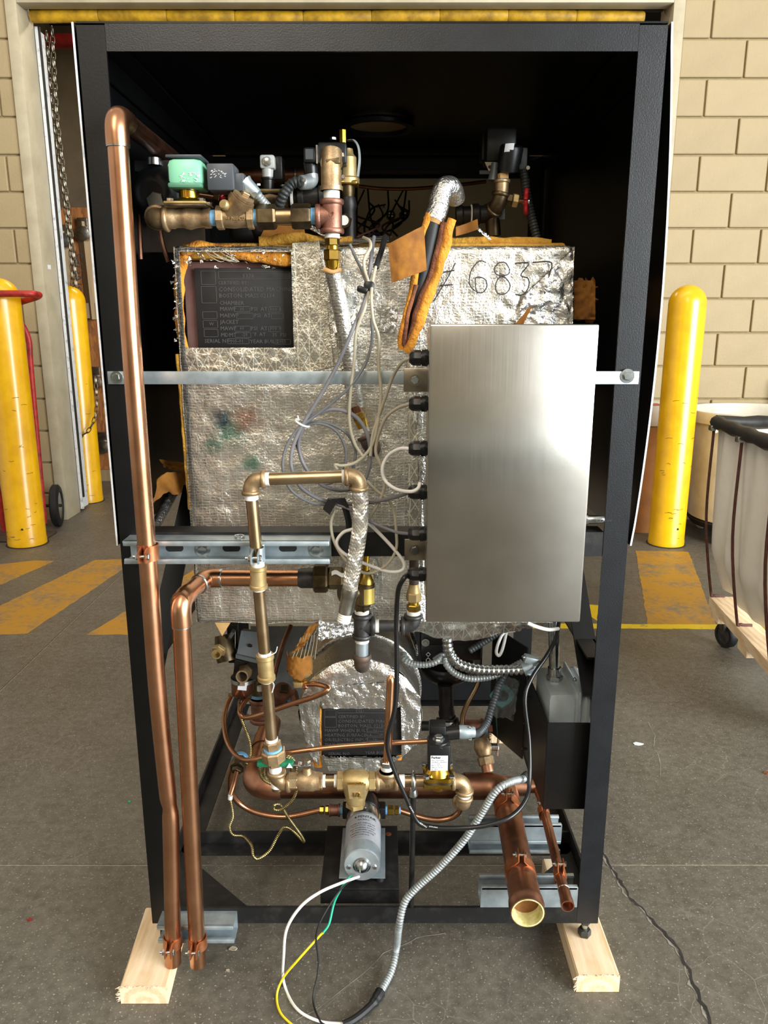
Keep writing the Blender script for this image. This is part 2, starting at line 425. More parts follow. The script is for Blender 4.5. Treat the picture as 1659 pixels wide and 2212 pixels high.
# oriented strand board
s = N('strand_board'); vo = s.n('ShaderNodeTexVoronoi', i_Scale=1.0); s.l(s.co((60, 60, 18)), vo.inputs['Vector'])
s.set(Base_Color=s.ramp(vo.outputs['Color'], [(.2, lin('#7a4a22')), (.8, lin('#a8692f'))]), Roughness=.8)
M('residue', '#d6cf9c', '#a89f5c', rough=.8, scale=60)
M('reflection_green', '#7c8378', '#6d746a', rough=.6, scale=3)  # colour of an added band, mirrored in the control box
for k in ('black_paint', 'black_dirty', 'black_sheet', 'black_plastic', 'black_rubber'):
    MAT[k].node_tree.nodes['Principled BSDF'].inputs['Specular IOR Level'].default_value = .36
# ================================================================ SETTING
fl = bpy.data.objects.new('floor', None); COL.objects.link(fl); fl['kind'] = 'structure'
xs = [-7, -1.32, 7]; ys = [-8, 0.264, 4.15, 9]
for i in range(2):
    for j in range(3):
        part('slab', G().span((xs[i] + .003, ys[j] + .003, -.12), (xs[i + 1] - .003, ys[j + 1] - .003, 0)), 'concrete', fl, 0)
part('joint_filler', G().span((-6.9, .2605, -.1), (6.9, .2675, -.0025)), 'filler', fl, 0)
part('joint_filler', G().span((-6.9, 4.1465, -.1), (6.9, 4.1535, -.0025)), 'filler', fl, 0)
part('joint_filler', G().span((-1.3235, -7, -.1), (-1.3165, 8, -.003)), 'filler', fl, 0)
def ribbon(pix, wid, m, name, jag=.4, z=.0006, step=.02):
    P = resample([atz(a, b, 0) for a, b in pix], step); g = G(); L = []; Rr = []
    for i, p in enumerate(P):
        t = (P[min(i + 1, len(P) - 1)] - P[max(i - 1, 0)]).normalized(); nrm = V((-t.y, t.x, 0))
        p = p + nrm * random.uniform(-1, 1) * wid * jag * 1.4; h = wid * random.uniform(1 - jag * 1.5, 1 + jag) / 2
        L.append(V((p.x, p.y, z)) - nrm * h); Rr.append(V((p.x, p.y, z)) + nrm * h)
    n = len(P); g.add(L + Rr, [(i, i + 1, n + i + 1, n + i) for i in range(n - 1)])
    return part(name, g, m, fl, 0)
CR = [(1303, 1842), (1315, 1862), (1330, 1885), (1345, 1915), (1360, 1938), (1390, 1965), (1415, 1995), (1450, 2030), (1470, 2060), (1487, 2090), (1490, 2115), (1510, 2150), (1525, 2185), (1545, 2225)]
ribbon(CR, .0062, 'crack', 'crack', .45, .0009, .012)
ribbon([(a - 4, b + 1) for a, b in CR], .0045, 'crack_light', 'crack_edge', .6, .0006, .011)
ribbon([(640, 2205), (683, 2182), (730, 2145), (782, 2108), (830, 2058), (872, 2042), (905, 2025), (962, 2016)], .0016, 'crack_light', 'crack', .5)
ribbon([(1400, 1560), (1415, 1590), (1412, 1612), (1425, 1640), (1428, 1680)], .002, 'crack_light', 'crack', .5)
def stripe(pix, m, z=.0008, name='painted_stripe'):
    P = [atz(a, b, 0) for a, b in pix]; P = [V((p.x, p.y, -.0004)) for p in P]
    Q = []
    for i, p in enumerate(P):
        q = P[(i + 1) % len(P)]; k = max(1, int((q - p).length / .03))
        for j in range(k):
            u = p.lerp(q, j / k); Q.append(u + V((random.uniform(-.003, .003), random.uniform(-.003, .003), 0)))
    part(name, G().prism(Q, (0, 0, z + .0004)), m, fl, 0)
stripe([(-60, 1225), (75, 1211), (118, 1212), (-60, 1290)], 'paint_ochre')
stripe([(-60, 1338), (205, 1210), (300, 1207), (58, 1369), (-60, 1372)], 'paint_ochre')
stripe([(188, 1371), (430, 1224), (520, 1224), (330, 1371)], 'paint_ochre')
stripe([(1373, 1190), (1487, 1192), (1548, 1352), (1400, 1355)], 'paint_ochre')
stripe([(1040, 1346), (1720, 1351), (1720, 1360), (1040, 1356)], 'paint_yellow', .0012, 'painted_line')
stripe([(1260, 1305), (1293, 1308), (1290, 1342), (1275, 1330)], 'paint_yellow', .0012, 'painted_line')

# ---- painted block walls with their own blocks
BW = .39; BH = .19
bg = G().box((0, 0, 0), (BW, .06, BH), None, .006)
bme = None
def blocks(parent, x_lo, x_hi, joints, z0=-.03, n=16):
    global bme
    for k in range(n):
        zc = z0 + .2 * k + .1; j = joints[k % 2]
        i0 = int(math.floor((x_lo - j) / .4)) 
        xx = j + .4 * i0
        while xx < x_hi - .01:
            a, b = max(xx + .005, x_lo), min(xx + .395, x_hi)
            if b - a > .03:
                if abs((b - a) - BW) < 1e-4 and bme is not None:
                    o = bpy.data.objects.new('block', bme); COL.objects.link(o); o.parent = parent
                else:
                    g = G().box((0, 0, 0), (b - a, .06, BH), None, .006)
                    o = part('block', g, 'block_paint', None, 0); o.parent = parent
                    if abs((b - a) - BW) < 1e-4: bme = o.data
                o.location = ((a + b) / 2, 3.52 + .03 + random.uniform(-.0015, .0015), zc)
            xx += .4
wr = struct('wall_right', G().span((1.665, 3.535, -.1), (4.4, 3.72, 3.3)), 'mortar')
blocks(wr, 1.667, 3.0, (1.825, 2.03))
wl = struct('wall_left', G().span((-4.6, 3.535, -.1), (-2.095, 3.72, 3.3)), 'mortar')
blocks(wl, -3.0, -2.097, (-2.185, -2.385))
# ---- door opening: steel frame, lintel
dj = thing('door_1', 'cream steel frame of the wide dock doorway', 'doorway'); dj['kind'] = 'structure'
part('jamb', G().span((-2.095, 3.505, 0), (-2.03, 3.72, 3.0), .004), 'steel_cream', dj)
part('jamb', G().span((1.60, 3.505, 0), (1.665, 3.72, 3.0), .004), 'steel_cream', dj)
part('lintel', G().span((-2.095, 3.508, 2.945), (1.665, 3.605, 3.12), .004), 'steel_cream', dj)
part('door_track', G().span((-2.03, 3.725, 0.02), (-2.012, 3.74, 2.9)).span((-2.08, 3.74, .02), (-2.03, 3.86, 2.9)), 'steel_white', dj)
part('door_track', G().span((1.545, 3.725, 0.02), (1.6, 3.74, 2.9)).span((1.6, 3.74, .02), (1.65, 3.86, 2.9)), 'steel_white', dj)
part('track_seal', G().span((-2.012, 3.727, .1), (-2.002, 3.742, 2.9)), 'vinyl_black', dj)
part('sticker', G().span((-2.0305, 3.58, 1.545), (-2.0295, 3.625, 1.57)), 'paper_label', dj, 0)
struct('wall_upper', G().span((-4.6, 3.53, 3.12), (4.4, 3.72, 4.7)), 'block_paint')
# yellow padded bottom edge of the raised roller door
rd = thing('roller_door', 'raised roller door with dirty yellow padded bottom edge above the doorway', 'roller door', (-.2, 3.8, 2.9))
for k in range(9):
    a = -2.015 + k * .389
    g = G(); pts = [V((a + t * .387, 3.66, 2.928 + .006 * math.sin((a + t * .38) * 3))) for t in (0, .03, .3, .6, .97, 1)]
    g.tube(pts, [.03, .034, .036, .0355, .034, .03], 14); part('foam_pad', g, 'pad_yellow', rd)
part('bottom_bar', G().span((-2.02, 3.645, 2.955), (1.59, 3.675, 2.985)), 'vinyl_black', rd, 0)
part('curtain', G().span((-2.02, 3.655, 2.985), (1.59, 3.665, 3.6)), 'room_dark', rd, 0)
# ---- room seen through the doorway
struct('wall_back', G().span((-5, 7.0, 0), (5, 7.1, 4.6)), 'room_tan')
struct('wall_side', G().span((-3.3, 3.75, 0), (-3.2, 7.0, 4.6)), 'room_tan')
struct('ceiling', G().span((-5, 3.75, 4.0), (5, 7.1, 4.1)), 'room_dark')
# hall behind the photographer: end wall
struct('wall_front', G().span((-7, -8.1, 0), (7, -8.0, 5.2)), 'block_paint')
struct('reflected_band_2', G().span((-7, -7.98, .5), (7, -7.93, .82), .01), 'cardboard_white')  # unseen wall bands added to give the steel box striped reflections
struct('reflected_band_3', G().span((-7, -7.98, 0), (7, -7.95, .22), .01), 'slate')  # dark band, added for the same reflections
struct('reflected_band_1', G().span((-7, -7.999, 0), (7, -7.98, 1.25)), 'reflection_green')  # grey-green band, added for the same reflections

# ================================================================ BACKGROUND THINGS
def bollard(px, py, top, r, label):
    p = atz(px, py, 0); t = thing('bollard', label, 'bollard', (p.x, p.y, 0), 'yellow bollards by the doorway')
    prof = [(0, r * 1.02), (.02, r * 1.02), (.025, r)]
    for k in range(9):
        a = math.pi / 2 * k / 8; prof.append(((top - r + r * math.sin(a)) / top, r * math.cos(a) + 1e-4))
    part('sleeve', G().lathe((p.x, p.y, 0), (p.x, p.y, top), prof, 36), 'bollard_yellow', t, 60)
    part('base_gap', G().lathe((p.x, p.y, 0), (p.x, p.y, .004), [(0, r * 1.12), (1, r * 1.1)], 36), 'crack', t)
    part('screw', G().ball((p.x + r * .25, p.y - r * .97, .11), .006), 'ink_black', t)
    g = G()
    for k in range(26):
        a = -math.pi / 2 + random.uniform(-1.1, 1.1); z = random.choice([.1, .2, .45, .62, .8]) + random.uniform(-.05, .05); l = random.uniform(.01, .04)
        q = [V((p.x + (r + .0006) * math.cos(a + u * l / r), p.y + (r + .0006) * math.sin(a + u * l / r), z + random.uniform(-.004, .004))) for u in (0, .5, 1)]
        g.tube(q, .0012, 4)
    part('scuff', g, 'stain_dark', t, 0, kind='stuff')
bollard(60, 1174, 1.46, .103, 'scuffed yellow bollard with red hand truck standing behind it')
bollard(1438, 1174, 1.425, .097, 'scuffed yellow bollard beside the round white bin')
bollard(191, 1082, 1.47, .1, 'clean yellow bollard inside the doorway with chain hanging past it')
# hand truck
ht = thing('hand_truck', 'worn red tubular hand truck leaning behind the yellow bollard', 'hand truck', (-2.2, 3.25, 0))
yt = 3.2
p0 = at(50, 702, yt)
def hx(px, py, Y=yt): return at(px, py, Y)
part('side_rail', G().tube(spline([hx(36, 690), hx(48, 702), hx(62, 735), hx(66, 790), hx(80, 950), hx(96, 1130)], 6), .0165, 12), 'truck_red', ht)
part('side_rail', G().tube(spline([hx(-70, 690), hx(-55, 720), hx(-45, 790), hx(-22, 950), hx(10, 1150)], 6), .0165, 12), 'truck_red', ht)
part('crossbar', G().tube(spline([hx(62, 735), hx(45, 733), hx(-30, 733), hx(-55, 735)], 4), .012, 10), 'truck_red', ht)
part('crossbar', G().tube([hx(80, 950), hx(-22, 950)], .012, 10), 'truck_red', ht)
hz = 1.375
part('loop_handle', G().tube(spline([V((-2.6, 2.88, hz)), V((-2.2, 2.84, hz)), V((-1.86, 2.84, hz)), V((-1.825, 2.9, hz)), V((-1.85, 2.98, hz - .01)), V((-2.05, 3.1, hz - .06)), V((-2.1, 3.2, 1.22))], 6), .017, 12), 'truck_red', ht)
def wheel(T, c, r, w, ax, tyre='black_rubber', hub='zinc', name='wheel'):
    c, ax = V(c), V(ax).normalized(); a, b = c - ax * w / 2, c + ax * w / 2
    o = part(name, G().lathe(a, b, [(0, r * .68), (0, r * .9), (.2, r), (.8, r), (1, r * .9), (1, r * .68), (0, r * .68)], 26, False), tyre, T)
    part('hub', G().lathe(a + ax * w * .1, b - ax * w * .1, [(0, r * .2), (0, r * .68), (.15, r * .69), (.3, r * .5), (.7, r * .5), (.85, r * .69), (1, r * .68), (1, r * .2)], 26), hub, o)
wheel(ht, V((-2.03, 3.36, .13)), .13, .05, (1, .25, 0)); wheel(ht, V((-2.45, 3.3, .13)), .13, .05, (1, .1, 0))
part('axle', G().cyl((-2.5, 3.32, .13), (-2.0, 3.36, .13), .01, 10), 'iron_black', ht)
part('toe_plate', G().span((-2.42, 2.98, .002), (-1.97, 3.2, .012), .003), 'iron_rusty', ht)
# hoist chain
ch = thing('hoist_chain', 'long steel door chain hanging from above to the bollard', 'chain', (-2.05, 3.9, 1.4))
def links(pts, pitch, r, w, T, name):
    P = resample(pts, pitch); g = G()
    for i in range(len(P) - 1):
        c = (P[i] + P[i + 1]) / 2; t = (P[i + 1] - P[i]).normalized(); s2 = X if i % 2 else YY
        s2 = (s2 - t * s2.dot(t)).normalized(); q = []
        for k in range(10):
            a = 2 * math.pi * k / 10; q.append(c + t * (pitch * .72 * math.cos(a)) + s2 * (w * math.sin(a)))
        fr = []
        for k in range(10):
            d = (q[k] - c).normalized(); n2 = t.cross(s2)
            fr.append([q[k] + d * r, q[k] + n2 * r, q[k] - d * r, q[k] - n2 * r])
        g.rings(fr, False, True)
    part(name, g, 'chain_metal', T, 60)
cy = 3.9
links([at(100, 70, cy), at(115, 250, cy), at(138, 420, cy), at(155, 560, cy), at(158, 616, cy)], .042, .0045, .013, ch, 'strand')
links([at(112, 60, cy), at(122, 250, cy), at(143, 420, cy), at(160, 560, cy), at(164, 618, cy)], .042, .0045, .013, ch, 'strand')
links(spline([at(206, 815, 3.97), at(209, 870, 3.95), at(204, 905, 3.93), at(190, 932, 3.92), at(168, 946, 3.92)], 6), .036, .004, .011, ch, 'strand')
# crate of strand board
cr = thing('board_crate', 'orange strand board crate wall with tan battens inside the doorway', 'crate', (-2.35, 5.0, 0))
part('panel', G().span((-3.1, 4.8, .02), (-1.9, 4.84, 2.06)), 'strand_board', cr, 0)
part('base_plank', G().span((-3.1, 4.76, .0), (-1.9, 4.86, .09)), 'board_tan', cr, 0)
for a, b in (((183, 480), (205, 690)), ((140, 500), (133, 640))):
    A, B = at(*a, 4.79), at(*b, 4.79); part('batten', G().tube([A, B], .06, 4), 'board_tan', cr, 0)
part('batten', G().span(at(185, 670, 4.77) - V((0, .02, .06)), at(260, 655, 4.79) + V((.1, 0, 0))), 'board_tan', cr, 0)
for q in ((179, 505), (136, 520), (206, 825), (222, 965)):
    c = at(*q, 4.74); part('latch', G().lathe(c - YY * .03, c + YY * .03, [(0, .02), (.2, .055), (.6, .06), (1, .06)], 12).box(c + V((0, .02, .05)), (.08, .03, .13), None, .006), 'zinc', cr)
text('SNUPS', .10, at(176, 632, 4.72), (.14, 0, 1), (-1, 0, .14), 'ink', cr, 'handwriting')
# sprinkler pipe and rafter
solo('sprinkler_pipe', G().cyl((-3.2, 5.6, 3.42), (3.0, 5.6, 3.42), .055, 14), 'pipe_red', 'red sprinkler pipe running high behind the doorway', 'pipe')
# cardboard box with white lid
cb = thing('cardboard_box', 'tall brown cardboard box with white lid behind the yellow bollard', 'box', (1.6, 3.3, 0))
part('carton', G().span((1.47, 3.18, 0), (1.665, 3.50, .645), .004), 'cardboard', cb)
part('lid', G().span((1.455, 3.165, .645), (1.675, 3.503, .765), .006), 'cardboard_white', cb)
part('hand_hole', G().span((1.60, 3.164, .69), (1.65, 3.167, .73)), 'ink_black', cb, 0)
part('print', G().span((1.50, 3.17, .7655), (1.62, 3.3, .7665)), 'red_paint', cb, 0)
# round bin on dolly
bc = V((2.13, 3.1, 0)); bn = thing('round_bin', 'round off-white plastic bin on a black wheeled dolly', 'bin', (bc.x, bc.y, 0))
zb = .12
part('tub', G().lathe(bc + ZZ * zb, bc + ZZ * .75, [(0, .30), (.02, .325), (.9, .365), (.9, .385), (.99, .392), (1, .388), (1, .372), (.94, .36), (.1, .315), (.1, .01)], 44, False), 'bin_white', bn)
g = G(); a0 = math.radians(195)
for hi_, sgn in enumerate((226,)):
    g = G()
    a = math.radians(sgn); d = V((math.cos(a), math.sin(a), 0)); u = V((-d.y, d.x, 0)); c = bc + d * .385 + ZZ * .70
    rt = Matrix((u, d, ZZ)).transposed()
    for k in (-1, 1): g.box(c + u * .075 * k + d * .008, (.012, .05, .10), rt, .004)
    g.box(c + ZZ * .045 + d * .012, (.16, .05, .014), rt, .004)
    part('handle', g, 'bin_white', bn)
dl = part('dolly', G().lathe(bc + ZZ * .075, bc + ZZ * .125, [(0, .27), (.2, .31), (.9, .335), (1, .33)], 40), 'black_rubber', bn)
for k in range(4):
    a = math.radians(222 + 90 * k); c = bc + V((math.cos(a), math.sin(a), 0)) * .27 + ZZ * .045
    wheel(dl, c, .044, .024, (math.cos(a + 1.2), math.sin(a + 1.2), 0), 'bin_white', 'zinc', 'caster')
# canvas laundry cart
ct = thing('laundry_cart', 'white canvas laundry cart with black rim, rusty rods and wooden base', 'cart', (1.7, 1.35, 0))
A = V((1.30, 1.62, 0)); B = V((1.215, .80, 0)); out = V((1, -.06, 0)) * .62
def hgt(z): return ZZ * z
for p, q in ((A, B), (A + out, B + out)):
    d = (q - p).normalized(); o2 = V((d.y, -d.x, 0))
    part('base_plank', G().prism([p + hgt(.13), p + out.normalized() * .09 + hgt(.13), p + out.normalized() * .09 + hgt(.168), p + hgt(.168)], q - p), 'pine', ct, 0)
for t in (.04, .42, .95):
    p = lerp(A, B, t); part('base_plank', G().prism([p + hgt(.10), p + hgt(.13), p + (B - A).normalized() * .09 + hgt(.13), p + (B - A).normalized() * .09 + hgt(.10)], out), 'pine', ct, 0)
for t, u in ((.13, .07), (.13, .9), (.9, .07), (.9, .9)):
    p = lerp(A, B, t) + out * u; wheel(ct, p + hgt(.05), .05, .035, (1, .3, 0), 'black_rubber', 'iron', 'caster'); part('caster_fork', G().box(p + hgt(.085), (.05, .04, .03), None, .004), 'iron', ct)
for t in (0.01, .38, .75):
    p = lerp(A, B, t) + V((-.004, 0, 0))
    part('rod', G().tube(spline([p + V((.06, .0, .172)), p + V((.02, .0, .175)), p + V((.002, 0, .2)), p + V((-.045, 0, .5)), p + V((-.05, 0, .86))], 5), .0055, 8), 'rust_rod', ct)
def can(u, v):
    e = lerp(A, B, u); z = .86 - v * .66
    x = e + V((-.035 + .05 * v * v * v + .16 * max(0, v - .75) + .012 * math.sin(u * 15) * v + .008 * math.sin(u * 31 + v * 4), 0, 0)); x.z = z; return x
part('canvas', G().sheet(can, 40, 20, -.003), 'canvas_white', ct, 60)
def can2(u, v):
    e = A + out * u; z = .86 - v * .66
    x = e + V((-.03 * (1 - v) + .06 * v * v * v * (1 - u), -.03 * v, 0)); x.z = z; return x
part('canvas', G().sheet(can2, 20, 16, .003), 'canvas_white', ct, 60)
rim = [A + V((-.045, .0, .865)), B + V((-.045, 0, .865)), B + out + V((0, 0, .865)), A + out + V((0, 0, .865))]
g = G()
for i in range(4): g.tube(resample([rim[i], rim[(i + 1) % 4]], .05), [.024 + .003 * math.sin(k * 2.1) for k in range(len(resample([rim[i], rim[(i + 1) % 4]], .05)))], 10)
part('rim', g, 'vinyl_black', ct, 60)
for t in (.02, .38, .75):
    p = lerp(rim[0], rim[1], t); part('clip', G().box(p + V((-.018, 0, -.02)), (.02, .03, .022), None, .004), 'zinc', ct)
part('inner_flap', G().sheet(lambda u, v: A + V((.14 + .3 * u, -.1 - .3 * u, .78 + .16 * v)), 8, 5, .004), 'canvas_white', ct, 60)
part('inner_flap', G().sheet(lambda u, v: A + V((.13 + .3 * u, -.11 - .3 * u, .90 + .09 * v)), 8, 3, .006), 'vinyl_black', ct, 60)
ck = thing('plastic_crate', 'black slotted plastic crate standing behind the round white bin', 'crate', (2.5, 3.4, 0))
for k in range(4):
    part('slat', G().span((2.42, 3.44, .70 + .055 * k), (2.85, 3.45, .735 + .055 * k)), 'black_plastic', ck, 0)
for xx in (2.42, 2.55, 2.7, 2.83): part('post', G().span((xx, 3.435, .0), (xx + .02, 3.455, .9)), 'black_plastic', ck, 0)
part('side_panel', G().span((2.42, 3.456, 0), (2.44, 3.5, .9)), 'black_plastic', ck, 0)
# small litter on the floor
def litter(px, py, sz, m, label, cat='litter'):
    p = atz(px, py, 0); c = []
    for k in range(7):
        a = 2 * math.pi * k / 7; rr = sz * random.uniform(.5, 1); c.append(V((p.x + rr * math.cos(a), p.y + .7 * rr * math.sin(a), .0006)))
    solo('litter_scrap', G().prism(c, (0, 0, .002)), m, label, cat, None, 0)
litter(1378, 1608, .018, 'paper_label', 'crumpled white paper scrap on the sunlit concrete', 'paper scrap')
litter(1655, 1670, .012, 'copper_plated', 'small reddish leaf scrap on grey concrete at the frame edge', 'scrap')
litter(64, 1988, .007, 'pipe_red', 'tiny orange plastic fragment on the dark concrete', 'scrap')
litter(280, 1733, .006, 'green_wire', 'tiny green wire clipping beside the machine post', 'scrap')
litter(1552, 1362, .01, 'tape_white', 'white chip beside the yellow floor line', 'chip')
litter(492, 2098, .006, 'debris', 'pale wood chip on the dark floor under the machine', 'chip')
litter(503, 2050, .01, 'debris', 'thin pale wood splinter beside the short galvanized strut', 'chip')
# ================================================================ MACHINE FRAME
XL, XR, Z0, Z1, YB, AW, AT = -.4576, .4226, .075, 1.6575, .93, .042, .0045
fr = thing('machine_frame', 'tall black steel angle frame with hood panels around the boiler machinery', 'machine frame', (0, .45, Z0))
def Lz(x, y, sx, sy, z0, z1):
    P = [(0, 0), (AW, 0), (AW, AT), (AT, AT), (AT, AW), (0, AW)]
    return G().prism([V((x + sx * a, y + sy * b, z0)) for a, b in P], (0, 0, z1 - z0))
def Lx(x0, x1, y, z, sy, sz, h=AW, d=AW):
    P = [(0, 0), (d, 0), (d, AT), (AT, AT), (AT, h), (0, h)]
    return G().prism([V((x0, y + sy * a, z + sz * b)) for a, b in P], (x1 - x0, 0, 0))
def Ly(x, z, sx, sz, y0, y1):
    P = [(0, 0), (AW, 0), (AW, AT), (AT, AT), (AT, AW), (0, AW)]
    return G().prism([V((x + sx * a, y0, z + sz * b)) for a, b in P], (0, y1 - y0, 0))
part('post', Lz(XL, 0, 1, 1, Z0, Z1), 'black_paint', fr, 0)
part('post', Lz(XR, 0, -1, 1, Z0, Z1), 'black_hammer_lit', fr, 0)
part('post', Lz(XL, YB, 1, -1, Z0, Z1), 'black_paint', fr, 0)
part('post', Lz(XR, YB, -1, -1, Z0, Z1), 'black_paint', fr, 0)
part('top_rail', Lx(XL + AW + .0005, XR - AW - .0005, 0, Z1 + .002, 1, -1, .037), 'black_hammer_lit', fr, 0)
part('top_rail', Lx(XL + AW, XR - AW, YB, Z1, -1, -1), 'black_paint', fr, 0)
part('middle_rail', Lx(XL + AW, XR - AW, .001, .876, 1, -1, .0435), 'black_dirty', fr, 0)
part('middle_rail', Lx(XL + AW, XR - AW, YB, .70, -1, -1), 'black_paint', fr, 0)
part('bottom_rail', Lx(XL + AW + .0005, XR - AW - .0005, 0, .0755, 1, 1, .0355), 'black_dirty', fr, 0)
part('bottom_rail', Lx(XL + AW, XR - AW, YB, .0755, -1, 1), 'black_paint', fr, 0)
part('crossbar', Lx(XL + AT, XR - AT, .237, .078, -1, 1, .033), 'black_dirty', fr, 0)
for x, s in ((XL, 1), (XR, -1)):
    part('side_rail', Ly(x, .078, s, 1, AW, YB - AW), 'black_dirty', fr, 0)
    part('side_rail', Ly(x, .62, s, -1, .05, YB - AW), 'black_paint', fr, 0)
    part('side_rail', Ly(x, Z1, s, -1, AW, YB - AW), 'black_paint', fr, 0)
    part('gusset', G().prism([V((x + s * .006, .006, .0832)), V((x + s * .21, .006, .0832)), V((x + s * .006, .20, .0832))], (0, 0, .004)), 'black_dirty', fr, 0)
    xo = x - s * .003
    for y in (.011, YB - .03):
        lg = part('leveling_leg', G().cyl((x + s * .022, y, .052), (x + s * .022, y, .09), .006, 10), 'zinc', fr)
        part('hex_foot', G().hex((x + s * .022, y, .0385), (x + s * .022, y, .053), .013), 'iron', lg)
        part('nut', G().hex((x + s * .022, y, .066), (x + s * .022, y, .074), .010), 'iron', lg)
# hood skin: side sheets (right one bows outward), top sheet with vent ring, fascia seen from behind
part('side_panel', G().span((XL - .0055, -.002, .853), (XL - .0035, YB, Z1 + .003)), 'black_sheet', fr, 0)
part('panel_edge', G().span((XL - .0058, -.0030, .853), (XL - .0030, -.0018, Z1 + .003)), 'steel_white', fr, 0, 'bare bright sheet edge')
def bow(z): t = (z - .853) / (Z1 - .853); return .019 * math.sin(math.pi * min(1, t * 1.02)) ** .8 if t > 0 else 0
zz = [.853 + (Z1 + .003 - .853) * k / 24 for k in range(25)]
part('side_panel', G().sheet(lambda u, v: (XR + .0035 + bow(zz[0] + v * (zz[-1] - zz[0])) * (1 - u) ** 2, -.002 + u * YB, zz[0] + v * (zz[-1] - zz[0])), 10, 24, -.002), 'black_sheet', fr, 60)
part('panel_edge', G().sheet(lambda u, v: (XR + .003 + u * .003 + bow(zz[0] + v * (zz[-1] - zz[0])), -.0028, zz[0] + v * (zz[-1] - zz[0])), 1, 24, -.0008), 'steel_white', fr, 0, 'bare bright sheet edge')
part('top_panel', G().span((XL, .0, Z1 + .0025), (XR, YB, Z1 + .005)), 'black_sheet', fr, 0)
g = G(); R0 = []
for k in range(40):
    a = 2 * math.pi * k / 40; d = V((math.cos(a), math.sin(a), 0)); c = V((-.013, .585, Z1 - .004))
    R0.append([c + d * .066, c + d * .082, c + d * .082 - ZZ * .007, c + d * .066 - ZZ * .007])
part('vent_ring', g.rings(R0, False, True), 'black_paint', fr, 30)
part('vent_disc', G().cyl((-.013, .585, Z1 - .002), (-.013, .585, Z1), .066, 36), 'beige_sheet', fr)
part('back_panel', G().span((XL, YB - .002, 1.05), (XR, YB, Z1)), 'black_sheet', fr, 0)
bp = part('fascia_panel', G().span((-.07, YB - .03, 1.25), (.455 - .07, YB - .012, 1.598)), 'beige_sheet', fr, 0, 'dim beige inner face of the fascia')
part('shelf_rail', G().span((-.08, YB - .09, 1.605), (.19, YB - .03, 1.635)), 'black_paint', bp, 0)
for q in ((844, 466), (872, 466)):
    c = at(*q, YB - .031); k = part('socket', G().lathe(c, c - YY * .02, [(0, .012), (.8, .012), (1, .0105)], 18), 'black_plastic', bp)
    g = G()
    for a in (0.8, 2.4, 3.9, 5.5): g.cyl(c + V((.005 * math.cos(a), -.0195, .005 * math.sin(a))), c + V((.005 * math.cos(a), -.0212, .005 * math.sin(a))), .002, 8)
    part('contact', g, 'zinc', k)
text('R   A', .012, at(812, 450, YB - .0312), X, ZZ, 'ink', bp)
# lower inner sheets
part('inner_sheet', G().span(at(548, 1512, .74), at(690, 1352, .742)), 'grey_sheet', fr, 0)
part('inner_sheet', G().span(at(868, 1512, .84), at(1150, 1350, .842)), 'black_paint', fr, 0)
part('inner_sheet', G().span(at(1040, 1470, .835), at(1110, 1340, .838)), 'stainless_plain', fr, 0)
# braces
def bar(a, b, wx, wy):
    a, b = V(a), V(b); t = (b - a).normalized(); u = t.cross(X).normalized()
    g = G(); g.prism([a + X * wx / 2 + u * wy / 2, a - X * wx / 2 + u * wy / 2, a - X * wx / 2 - u * wy / 2, a + X * wx / 2 - u * wy / 2], b - a); return g
part('brace', bar(V((XL + .025, .03, .585)), V((XL + .025, .42, .87)), .04, .006), 'black_paint', fr, 0)
part('brace', bar(V((XR - .025, .05, .54)), V((XR - .025, .30, .76)), .042, .006), 'black_paint', fr, 0)
part('brace_plate', G().prism([V((XR - .01, .05, .62)), V((XR - .01, .16, .62)), V((XR - .01, .05, .44))], (.004, 0, 0)), 'black_paint', fr, 0)
part('bolt', G().hex(at(378, 1300, .18), at(378, 1300, .165), .013), 'iron_black', fr)

# ---- timber under the frame
def lumber(nl, nr, fl_, name, label, zt=.038, m='pine'):
    nl, nr, fl_ = V(nl), V(nr), V(fl_); d = fl_ - nl
    t = thing(name, label, 'timber block', ((nl.x + nr.x) / 2, nl.y, 0), 'pine blocks under the machine')
    g = G().prism([V((nl.x, nl.y, 0.0005)), V((nr.x, nr.y, 0.0005)), V((nr.x, nr.y, zt - .003)), V((nr.x - .003, nr.y, zt)), V((nl.x + .003, nl.y, zt)), V((nl.x, nl.y, zt - .003))], (d.x, d.y, 0))
    part('block', g, m, t, 0)
    g = G()
    for k in range(34):
        a = random.uniform(0, 1); p = V((nl.x, nl.y, zt)).lerp(V((nr.x, nr.y, zt)), a) if k % 2 else V((nl.x, nl.y, random.uniform(.004, zt)))
        g.tube([p + V((0, .002, -.001)), p + V((random.uniform(-.009, .001) if k % 2 == 0 else random.uniform(-.003, .003), random.uniform(-.004, -.001), random.uniform(-.002, .003)))], [.0011, .0003], 4)
    part('splinter', g, m, t, 0, kind='stuff')
    return t
a = atz(258, 2132, .038); b = atz(361, 2132, .038); c = atz(314, 1961, .038)
lumber(a, b, c, 'timber_block', 'pale pine block with frayed end under the copper pipes')
a = atz(1247, 2107, .038); b = atz(1340, 2107, .038); c = atz(1212, 1990, .038); c = a + (c - a) * 2.4
lumber(a, b, c, 'timber_block', 'pale pine block under the levelling bolt beside the cracked floor')
p = atz(1062, 1606, 0); lumber((p.x, p.y, 0), (p.x + .13, p.y, 0), (p.x, p.y + .09, 0), 'timber_block', 'short knotty pine block far under the machine behind the green lever', .038)

